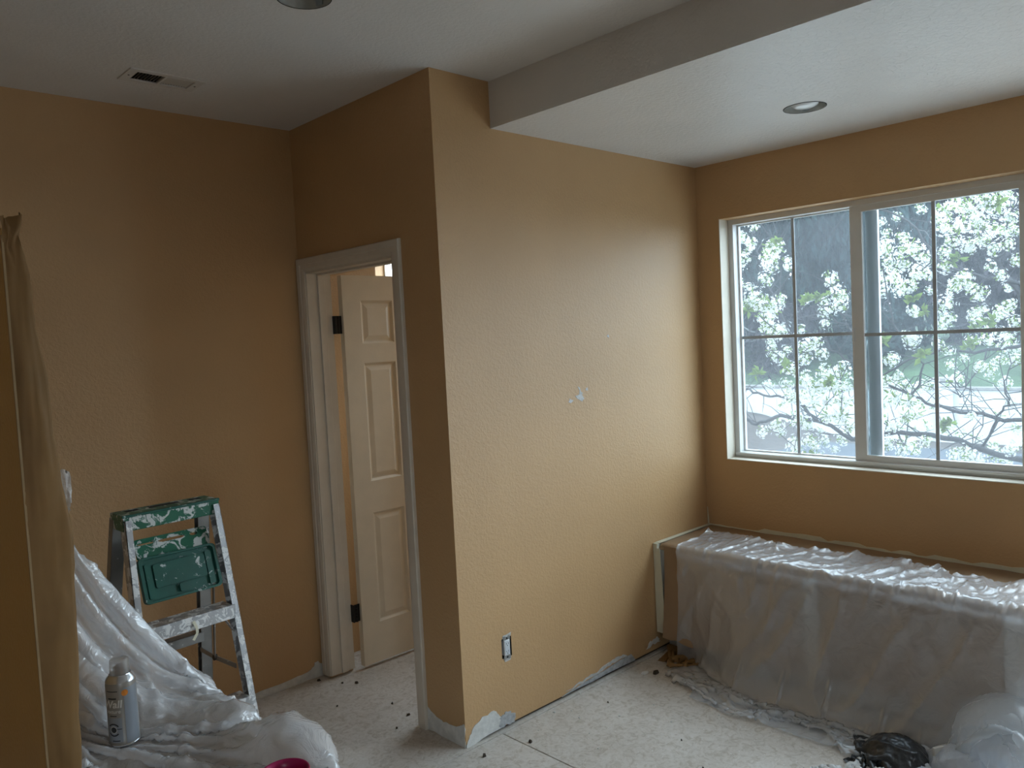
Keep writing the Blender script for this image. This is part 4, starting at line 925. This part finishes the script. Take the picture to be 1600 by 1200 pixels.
# ---- spray can
CX, CY, CZ = -1.385, -0.36, TZ + 0.0135
can = empty('spray_can', (CX, CY, CZ)); tag(can, 'grey wall texture spray can with clear cap on the milky plastic', 'spray can')
cw = 0.0365
MB().lathe([(0.034, 0.0), (cw, 0.003), (cw, 0.006), (cw - 0.001, 0.008), (cw - 0.001, 0.146), (cw - 0.001, 0.152), (0.0345, 0.160), (0.031, 0.168), (0.0255, 0.174), (0.0245, 0.176), (0.0, 0.176)], n=48).build('can_body', 'spray_body', can, smooth=True)
MB().lathe([(0.036, 0.0), (0.0375, 0.0015), (0.0375, 0.005), (0.0362, 0.0065)], n=48, cap=False).build('bottom_rim', 'spray_metal', can, smooth=True)
MB().lathe([(0.0352, 0.160), (0.0318, 0.1685), (0.0262, 0.1745), (0.0255, 0.1765)], n=48, cap=False).build('shoulder', 'spray_metal', can, smooth=True)
MB().lathe([(0.0235, 0.1765), (0.0235, 0.179), (0.0225, 0.206), (0.0215, 0.2115), (0.018, 0.2135), (0.0, 0.2135)], n=40).build('cap', 'spray_cap', can, smooth=True)
MB().lathe([(0.010, 0.1765), (0.011, 0.183), (0.009, 0.186), (0.0075, 0.186), (0.0075, 0.197), (0.0, 0.1985)], n=20).box(-0.014, -0.004, -0.004, 0.004, 0.188, 0.195).build('nozzle', 'nozzle', can)
to_cam = math.atan2(-2.4886 - CY, -1.9936 - CX)
def on_can(me, ang, z0, lift, name, mat):
    """bend a flat mesh (x across, y up) round the can"""
    r = cw - 0.001 + lift
    for v in me.vertices:
        a = ang + v.co.x / r; v.co = Vector((r * math.cos(a), r * math.sin(a), z0 + v.co.y))
    return link(name, me, mat, can)
def flat_grid(w, h, nx=14, ny=2):
    me = bpy.data.meshes.new('print'); vs = [(-w / 2 + w * i / nx, -h / 2 + h * j / ny, 0) for i in range(nx + 1) for j in range(ny + 1)]
    fs = [(i * (ny + 1) + j, (i + 1) * (ny + 1) + j, (i + 1) * (ny + 1) + j + 1, i * (ny + 1) + j + 1) for i in range(nx) for j in range(ny)]
    me.from_pydata(vs, [], fs); return me
def flat_ring(r0, r1, a0, a1, n=30):
    me = bpy.data.meshes.new('print'); vs = []; fs = []
    for i in range(n + 1):
        a = a0 + (a1 - a0) * i / n; vs += [(r0 * math.cos(a), r0 * math.sin(a), 0), (r1 * math.cos(a), r1 * math.sin(a), 0)]
    fs = [(2 * i, 2 * i + 1, 2 * i + 3, 2 * i + 2) for i in range(n)]; me.from_pydata(vs, [], fs); return me
def text_mesh(s, size, shear=0.0, bold=0.0):
    cu = bpy.data.curves.new('t', 'FONT'); cu.body = s; cu.size = size; cu.align_x = 'CENTER'; cu.align_y = 'CENTER'; cu.shear = shear; cu.offset = bold
    o = bpy.data.objects.new('t', cu); C.objects.link(o); dg = bpy.context.evaluated_depsgraph_get()
    me = bpy.data.meshes.new_from_object(o.evaluated_get(dg)); bpy.data.objects.remove(o)
    bm = bmesh.new(); bm.from_mesh(me); bmesh.ops.triangulate(bm, faces=bm.faces)
    bmesh.ops.subdivide_edges(bm, edges=[e for e in bm.edges if e.calc_length() > 0.004], cuts=2); bm.to_mesh(me); bm.free(); me.materials.clear(); return me
lc = to_cam - 0.72                                     # middle of the label: turned to the left of the viewer
on_can(flat_grid(0.040, 0.140, 12, 2), to_cam + 0.68, 0.078, 0.0003, 'side_stripe', 'spray_blue')
on_can(flat_grid(0.040, 0.062, 12, 2), lc + 0.06, 0.044, 0.0004, 'label_box', 'spray_blue')
on_can(text_mesh('Wall', 0.026, 0.15, 0.0006), lc, 0.109, 0.0005, 'label_lettering', 'spray_light')
on_can(text_mesh('texture', 0.0135, 0.1, 0.0002), lc + 0.02, 0.091, 0.0005, 'label_lettering', 'spray_light')
on_can(flat_grid(0.022, 0.0035, 8, 1), lc + 0.05, 0.124, 0.0005, 'label_bar', 'spray_black')
on_can(flat_grid(0.030, 0.0022, 8, 1), lc + 0.05, 0.142, 0.0005, 'label_bar', 'spray_black')
on_can(flat_grid(0.018, 0.0022, 8, 1), lc + 0.05, 0.080, 0.0005, 'label_bar', 'spray_black')
on_can(flat_grid(0.020, 0.0026, 8, 1), lc + 0.15, 0.017, 0.0005, 'label_bar', 'spray_black')
on_can(flat_ring(0.0, 0.0075, 0, 2 * math.pi, 28), lc + 0.02, 0.045, 0.0006, 'drop_emblem', 'spray_black')
on_can(flat_ring(0.0075, 0.0090, 0, 2 * math.pi, 28), lc + 0.02, 0.045, 0.0006, 'emblem_ring', 'spray_light')
on_can(flat_ring(0.0130, 0.0165, 0.6, 2.5, 24), lc + 0.02, 0.045, 0.0006, 'emblem_arc', 'spray_black')
on_can(flat_ring(0.0130, 0.0165, 3.7, 5.6, 24), lc + 0.02, 0.045, 0.0006, 'emblem_arc', 'spray_black')
on_can(flat_grid(0.012, 0.0018, 4, 1), lc + 0.42, 0.047, 0.0006, 'label_bar', 'spray_black')
on_can(flat_ring(0.0, 0.0078, 0, 2 * math.pi, 28), to_cam + 0.20, 0.136, 0.0007, 'orange_badge', 'spray_orange')

# ---- magenta bowl at the lower edge
bw = empty('plastic_bowl', (-1.262, -0.975, TZ + 0.014)); tag(bw, 'magenta plastic bowl rim peeping over the lower edge of the photo', 'bowl')
MB().lathe([(0.0, 0.0), (0.030, 0.0), (0.034, 0.004), (0.046, 0.08), (0.0475, 0.088), (0.0495, 0.090), (0.0505, 0.094), (0.0495, 0.097), (0.046, 0.096), (0.0435, 0.08), (0.031, 0.006), (0.0, 0.005)], n=48).build('bowl_body', 'magenta', bw, smooth=True)

# ---- stepladder (local axes: x across, y to the back)
lad = empty('stepladder', (-1.0326, 0.2333, 0), 0.0564); tag(lad, 'paint-spattered aluminium stepladder with green plastic top against the left wall', 'stepladder')
WC, DC, ZC, TH, LF, LB, SF, SB = 0.3187, 0.105, 1.1683, 0.052, 0.2118, 0.2336, 0.0385, 0.0542
def fr(s, z): return Vector((s * (WC / 2 - 0.014 + SF * (1 - z / ZC)), -DC / 2 + 0.018 - LF * (1 - z / ZC), z))
def br(s, z): return Vector((s * (WC / 2 - 0.020 + SB * (1 - z / ZC)), DC / 2 - 0.016 + LB * (1 - z / ZC), z))
top = MB().box(-WC / 2, WC / 2, -DC / 2, DC / 2, ZC - 0.014, ZC)
top.box(-WC / 2, WC / 2, -DC / 2, -DC / 2 + 0.005, ZC - TH, ZC - 0.012).box(-WC / 2, WC / 2, DC / 2 - 0.005, DC / 2, ZC - TH, ZC - 0.012)
top.box(-WC / 2, -WC / 2 + 0.005, -DC / 2, DC / 2, ZC - TH, ZC - 0.012).box(WC / 2 - 0.005, WC / 2, -DC / 2, DC / 2, ZC - TH, ZC - 0.012)
tp = top.build('top_cap', 'ladder_green', lad, bevel=0.003)
MB().box(-WC / 2 - 0.002, WC / 2 + 0.002, -DC / 2 - 0.002, -DC / 2 + 0.010, ZC - 0.008, ZC + 0.001).build('top_edge', 'ladder_green2', tp, bevel=0.002)
for x0, x1 in ((-0.05, 0.05), (-0.125, -0.085), (0.085, 0.125)):
    MB().box(x0, x1, 0.005, 0.028, ZC + 0.0002, ZC + 0.0012).build('tool_slot', 'dark', tp)
def channel(p, q, side, w, d, th, back):
    """C-section rail: web across x plus two flanges"""
    p, q = Vector(p), Vector(q); mb = MB(); ax = Vector((1, 0, 0))
    mb.beam(p, q, ax, th, d, (side * (w / 2 - th / 2), 0))
    for e in (-1, 1): mb.beam(p, q, ax, w, th, (0, e * (d / 2 - th / 2)))
    return mb
for s in (1, -1):
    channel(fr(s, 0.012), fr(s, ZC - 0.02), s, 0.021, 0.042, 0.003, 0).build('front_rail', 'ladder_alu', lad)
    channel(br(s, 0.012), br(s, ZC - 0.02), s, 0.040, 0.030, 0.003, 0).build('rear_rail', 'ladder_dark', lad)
    p = fr(s, 0.0); MB().box(p.x - 0.018, p.x + 0.018, p.y - 0.030, p.y + 0.030, 0, 0.035).build('foot', 'ladder_green2', lad, bevel=0.003)
    p = br(s, 0.0); MB().box(p.x - 0.022, p.x + 0.022, p.y - 0.020, p.y + 0.020, 0, 0.035).build('foot', 'ladder_green2', lad, bevel=0.003)
for z in (0.8146, 0.51, 0.205):
    a, b = fr(-1, z), fr(1, z); mb = MB()
    mb.box(a.x + 0.012, b.x - 0.012, a.y - 0.030, a.y + 0.040, z - 0.004, z)
    mb.box(a.x + 0.004, b.x - 0.004, a.y - 0.031, a.y - 0.027, z - 0.046, z).box(a.x + 0.012, b.x - 0.012, a.y + 0.037, a.y + 0.040, z - 0.030, z)
    st = mb.build('step', 'ladder_alu', lad, bevel=0.001, seg=1)
    for s in (-1, 1):
        e = fr(s, z - 0.10); i = Vector((s * (b.x - 0.055), b.y + 0.01, z - 0.006))
        MB().beam(i, e + Vector((-s * 0.006, 0.01, 0)), (0, 1, 0), 0.022, 0.003).build('step_brace', 'ladder_alu', st)
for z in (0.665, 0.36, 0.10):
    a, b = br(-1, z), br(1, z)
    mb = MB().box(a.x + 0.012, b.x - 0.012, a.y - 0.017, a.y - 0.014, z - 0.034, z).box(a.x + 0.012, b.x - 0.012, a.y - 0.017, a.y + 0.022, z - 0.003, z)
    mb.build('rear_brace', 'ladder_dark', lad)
# folding spreaders
for s in (1, -1):
    p, q = fr(s, 0.60) + Vector((-s * 0.018, 0.02, 0)), br(s, 0.60) + Vector((-s * 0.024, -0.015, 0.0)); mid = (p + q) / 2 + Vector((0, 0.02, -0.005))
    MB().beam(p, mid, (0, 0, 1), 0.016, 0.003).build('spreader', 'ladder_dark', lad)
    MB().beam(mid, q, (0, 0, 1), 0.016, 0.003).build('spreader', 'ladder_dark', lad)
    j = Matrix.Translation(mid) @ Matrix.Rotation(math.pi / 2, 4, 'Y')
    mb = MB().lathe([(0.010, -0.006), (0.010, 0.006)], n=14); mb.v = [tuple(j @ Vector(v)) for v in mb.v]; mb.build('spreader_pivot', 'black_metal', lad)
    # arm that carries the paint shelf
    p = Vector((s * 0.128, -0.045, 0.985)); MB().beam(p, mid + Vector((-s * 0.004, -0.004, 0)), (0, 1, 0), 0.013, 0.003).build('shelf_arm', 'ladder_dark', lad)
# green paint shelf, folded down between the rails
sh = MB()
def P_sh(x, h): return Vector((x, -0.048 - 0.045 * h, 1.020 - 0.140 * h))
tilt = (P_sh(0, 1) - P_sh(0, 0)).normalized(); nrm = Vector((0, tilt.z, -tilt.y)); nrm = -nrm if nrm.y > 0 else nrm
def onsh(u, v, w): return tuple(P_sh(u, v) + nrm * w)
def rrect(u0, u1, v0, v1, ru, rv, k=5):
    out = []
    for cu, cv, a0 in ((u1 - ru, v1 - rv, 0), (u0 + ru, v1 - rv, 90), (u0 + ru, v0 + rv, 180), (u1 - ru, v0 + rv, 270)):
        for i in range(k + 1): a = math.radians(a0 + 90 * i / k); out.append((cu + ru * math.cos(a), cv + rv * math.sin(a)))
    return out
shelf = MB().slab(rrect(-0.128, 0.128, 0.0, 1.0, 0.018, 0.09), [], -0.006, 0.0, onsh).build('paint_shelf', 'ladder_green2', lad, bevel=0.002)
MB().slab(rrect(-0.128, 0.128, 0.0, 1.0, 0.018, 0.09), [rrect(-0.118, 0.118, 0.05, 0.95, 0.014, 0.07)], 0.0, 0.014, onsh).build('shelf_rim', 'ladder_green2', shelf, bevel=0.0015)
MB().slab(rrect(-0.085, 0.085, 0.18, 0.70, 0.008, 0.04), [], 0.0, 0.011, onsh).build('shelf_boss', 'ladder_green2', shelf, bevel=0.004)
for x in (-0.10, 0.10): MB().slab(rrect(x - 0.010, x + 0.010, 0.15, 0.9, 0.006, 0.03), [], 0.0, 0.008, onsh).build('shelf_rib', 'ladder_green2', shelf, bevel=0.003)
MB().slab(rrect(-0.012, 0.012, 0.72, 0.9, 0.006, 0.03), [], 0.0, 0.010, onsh).build('shelf_rib', 'ladder_green2', shelf, bevel=0.003)
def onlip(u, v, w): return (u, -0.046 + 0.030 * v - 0.3 * w, 1.022 + 0.055 * v + w * 0.9)
lip = MB().slab(rrect(-0.122, 0.122, -0.02, 1.0, 0.012, 0.12), [rrect(-0.112, -0.058, 0.66, 0.84, 0.008, 0.08), rrect(-0.045, 0.045, 0.62, 0.86, 0.02, 0.11), rrect(0.062, 0.088, 0.62, 0.86, 0.010, 0.10)], -0.008, 0.0, onlip).build('shelf_handle', 'ladder_green', shelf, bevel=0.0025)
# curl of masking tape on the step
a = fr(0, 0.8146); mb = MB(); pts = [(0.005, a.y - 0.034, 0.80), (0.012, a.y - 0.040, 0.775), (0.010, a.y - 0.045, 0.762), (-0.004, a.y - 0.044, 0.742)]
for i in range(3): mb.beam(pts[i], pts[i + 1], (1, 0, 0), 0.009, 0.002)
mb.build('tape_curl', 'tape', lad)

# ---- ceiling vent
vt = empty('ceiling_vent', (VC[0], VC[1], H)); tag(vt, 'white two-part louvred air vent in the upper ceiling', 'vent')
MB().slab(rect(-VW / 2 - 0.012, VW / 2 + 0.012, -VD / 2 - 0.012, VD / 2 + 0.012), [rect(-0.108, -0.006, -0.048, 0.048), rect(0.004, 0.108, -0.048, 0.048)], -0.005, 0.001, XY).build('vent_frame', 'vent', vt, bevel=0.002)
MB().box(-0.113, 0.113, -0.050, 0.050, 0.09, 0.095).build('duct_back', 'dark', vt)
for x0, x1, y0, y1 in ((-0.114, -0.112, -0.05, 0.05), (0.112, 0.114, -0.05, 0.05), (-0.113, 0.113, -0.051, -0.049), (-0.113, 0.113, 0.049, 0.051), (-0.002, 0.0, -0.05, 0.05)):
    MB().box(x0, x1, y0, y1, 0.002, 0.092).build('duct_side', 'dark', vt)
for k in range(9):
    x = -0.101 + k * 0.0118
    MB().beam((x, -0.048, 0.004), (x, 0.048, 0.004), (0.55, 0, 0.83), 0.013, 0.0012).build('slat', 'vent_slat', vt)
for k in range(10):
    x = 0.0105 + k * 0.0103
    MB().beam((x, -0.048, 0.003), (x, 0.048, 0.003), (0.93, 0, -0.36), 0.0125, 0.0012).build('slat', 'vent', vt)
for x in (-0.125, 0.125): MB().lathe([(0.0, -0.0065), (0.0035, -0.006), (0.004, -0.0045)], (x, 0.0, 0), 10, cap=False).build('screw', 'black_metal', vt)

# ---- recessed ceiling lights, trims removed
def recessed(c, z, label, bulb_r, bulb_z):
    o = empty('recessed_light', (c[0], c[1], z)); tag(o, label, 'ceiling light', 'recessed ceiling lights without trims')
    MB().lathe([(0.0815, -0.001), (0.0815, 0.14), (0.0, 0.14)], n=36, cap=False).build('housing', 'can_metal', o, smooth=True)
    MB().lathe([(0.0815, -0.0015), (0.0845, -0.002), (0.0845, 0.004), (0.0815, 0.004)], n=36, cap=False).build('hole_rim', 'dark', o)
    for an in (0.4, 2.5, 4.6):
        MB().box(-0.003, 0.003, -0.012, 0.012, 0.004, 0.06).build('spring_clip', 'steel', o).matrix_local = Matrix.Rotation(an, 4, 'Z') @ Matrix.Translation((0.0785, 0, 0))
    b = MB().lathe([(0.0, bulb_z), (bulb_r * 0.6, bulb_z + 0.003), (bulb_r * 0.93, bulb_z + 0.012), (bulb_r, bulb_z + 0.024), (bulb_r * 0.85, bulb_z + 0.05), (0.02, bulb_z + 0.085), (0.018, bulb_z + 0.11)], n=32, cap=False)
    b.build('bulb', 'bulb', o, smooth=True)
recessed(L1, H, 'recessed light hole at the top edge of the photo', 0.03, 0.07)
recessed(L2, HS, 'recessed light with a frosted bulb in the lowered ceiling', 0.056, -0.004)

# ---- wall outlet without its cover plate
ot = empty('wall_outlet', (OUTC[0], 0.0, OUTC[1])); tag(ot, 'white wall outlet without cover plate low on the partition wall', 'outlet')
MB().slab(rect(-0.0285, 0.0285, -0.0425, 0.0425), [], 0.045, 0.05, XZ).box(-0.0290, -0.0275, 0.001, 0.05, -0.0425, 0.0425).box(0.0275, 0.0290, 0.001, 0.05, -0.0425, 0.0425).box(-0.0285, 0.0285, 0.001, 0.05, -0.043, -0.0415).box(-0.0285, 0.0285, 0.001, 0.05, 0.0415, 0.043).build('wall_box', 'dark', ot)
MB().box(-0.0165, 0.0165, -0.004, 0.03, -0.033, 0.033).build('receptacle', 'outlet', ot, bevel=0.002)
fc = MB().box(-0.0135, 0.0135, -0.0055, -0.003, -0.030, 0.030).build('receptacle_face', 'outlet_face', ot, bevel=0.001)
for sg in (1, -1):
    for x, w, h in ((-0.0055, 0.0018, 0.007), (0.0055, 0.0018, 0.0085)):
        MB().box(x - w / 2, x + w / 2, -0.0061, -0.0054, sg * 0.017 + 0.002 - h / 2, sg * 0.017 + 0.002 + h / 2).build('slot', 'dark', fc)
    MB().box(-0.002, 0.002, -0.0061, -0.0054, sg * 0.017 - 0.0085, sg * 0.017 - 0.005).build('slot', 'dark', fc)
    MB().slab([(-0.019, sg * 0.034), (0.019, sg * 0.034), (0.019, sg * 0.051), (0.010, sg * 0.051), (0.008, sg * 0.046), (-0.008, sg * 0.046), (-0.010, sg * 0.051), (-0.019, sg * 0.051)], [], -0.003, -0.0005, XZ).build('mounting_ear', 'steel', ot)
    MB().lathe([(0.0, 0.0), (0.0035, 0.0), (0.0035, 0.003)], (0, 0, 0), 12, cap=False).build('screw', 'black_metal', ot).matrix_local = Matrix.Translation((0, -0.0055, sg * 0.041)) @ Matrix.Rotation(-math.pi / 2, 4, 'X')
patch([(OUTC[0] - 0.024, OUTC[1] + 0.044), (OUTC[0] + 0.026, OUTC[1] + 0.044), (OUTC[0] + 0.027, OUTC[1] + 0.058), (OUTC[0] - 0.018, OUTC[1] + 0.056)], -0.0008, 0.0005, XZ, 'spackle', wp, 0.002, sub=3)
patch([(OUTC[0] - 0.022, OUTC[1] - 0.044), (OUTC[0] + 0.024, OUTC[1] - 0.044), (OUTC[0] + 0.020, OUTC[1] - 0.057), (OUTC[0] - 0.012, OUTC[1] - 0.060)], -0.0008, 0.0005, XZ, 'spackle', wp, 0.002, sub=3)

# ---- crumbs and scraps on the subfloor
def chip(x, y, s, mat, name, label, group=None, h=0.006, seed=0):
    rg = random.Random(seed); n = 7
    pts = [(s * rg.uniform(0.55, 1.1) * math.cos(6.283 * i / n), s * 0.7 * rg.uniform(0.55, 1.1) * math.sin(6.283 * i / n)) for i in range(n)]
    vs = [(a, b, 0.0) for a, b in pts] + [(a * 0.7, b * 0.7, h * rg.uniform(0.6, 1.3)) for a, b in pts]
    o = MB().add(vs, [tuple(range(n)), tuple(range(2 * n - 1, n - 1, -1))] + [(i, (i + 1) % n, n + (i + 1) % n, n + i) for i in range(n)]).build(name, mat)
    o.location = (x, y, 0.0005); o.rotation_euler = (0, 0, rg.uniform(0, 6)); return tag(o, label, 'debris', group)
chip(1.045, -0.115, 0.032, 'outlet', 'paper_scrap', 'flat pale scrap of paper on the floor in front of the window seat', None, 0.004, 1)
chip(1.078, -0.160, 0.024, 'plate', 'dark_scrap', 'small dark curled scrap beside the pale paper scrap', None, 0.010, 2)
dark_spots = [(0.207, -0.165, .012), (0.007, -0.104, .012), (-0.061, 1.07, .012), (0.048, 0.896, .013), (0.034, 0.571, .009), (0.015, 0.42, .010), (0.002, 0.951, .008), (0.30, 0.62, .007), (-0.09, 0.36, .008),
              (0.22, 0.30, .008), (0.687, -0.18, .006), (0.62, -0.62, .006), (0.50, -0.80, .006), (-0.15, 0.75, .007)]
for k, (x, y, s) in enumerate(dark_spots): chip(x, y, s, 'plate', 'plaster_crumb', 'tiny dark crumb of rubble on the subfloor by the doorway' if y > 0.2 else 'tiny dark crumb of rubble on the subfloor along the partition wall', 'dark crumbs by the doorway' if y > 0.2 else 'dark crumbs along the partition wall', s * 0.8, 10 + k)
white_spots = [(0.494, -0.178, .007), (0.521, -0.109, .006), (0.35, -0.408, .006), (0.46, -0.06, .010), (0.42, -0.30, .006), (0.80, -0.35, .006), (0.72, -0.50, .006), (0.90, -0.62, .007), (0.30, -0.12, .006), (0.62, -0.30, .009),
               (0.25, -0.60, .006), (1.05, -0.70, .007)]
for k, (x, y, s) in enumerate(white_spots): chip(x, y, s, 'mud', 'plaster_crumb', 'tiny white flake of plaster on the bare subfloor', 'white flakes scattered on the subfloor', s * 0.5, 40 + k)
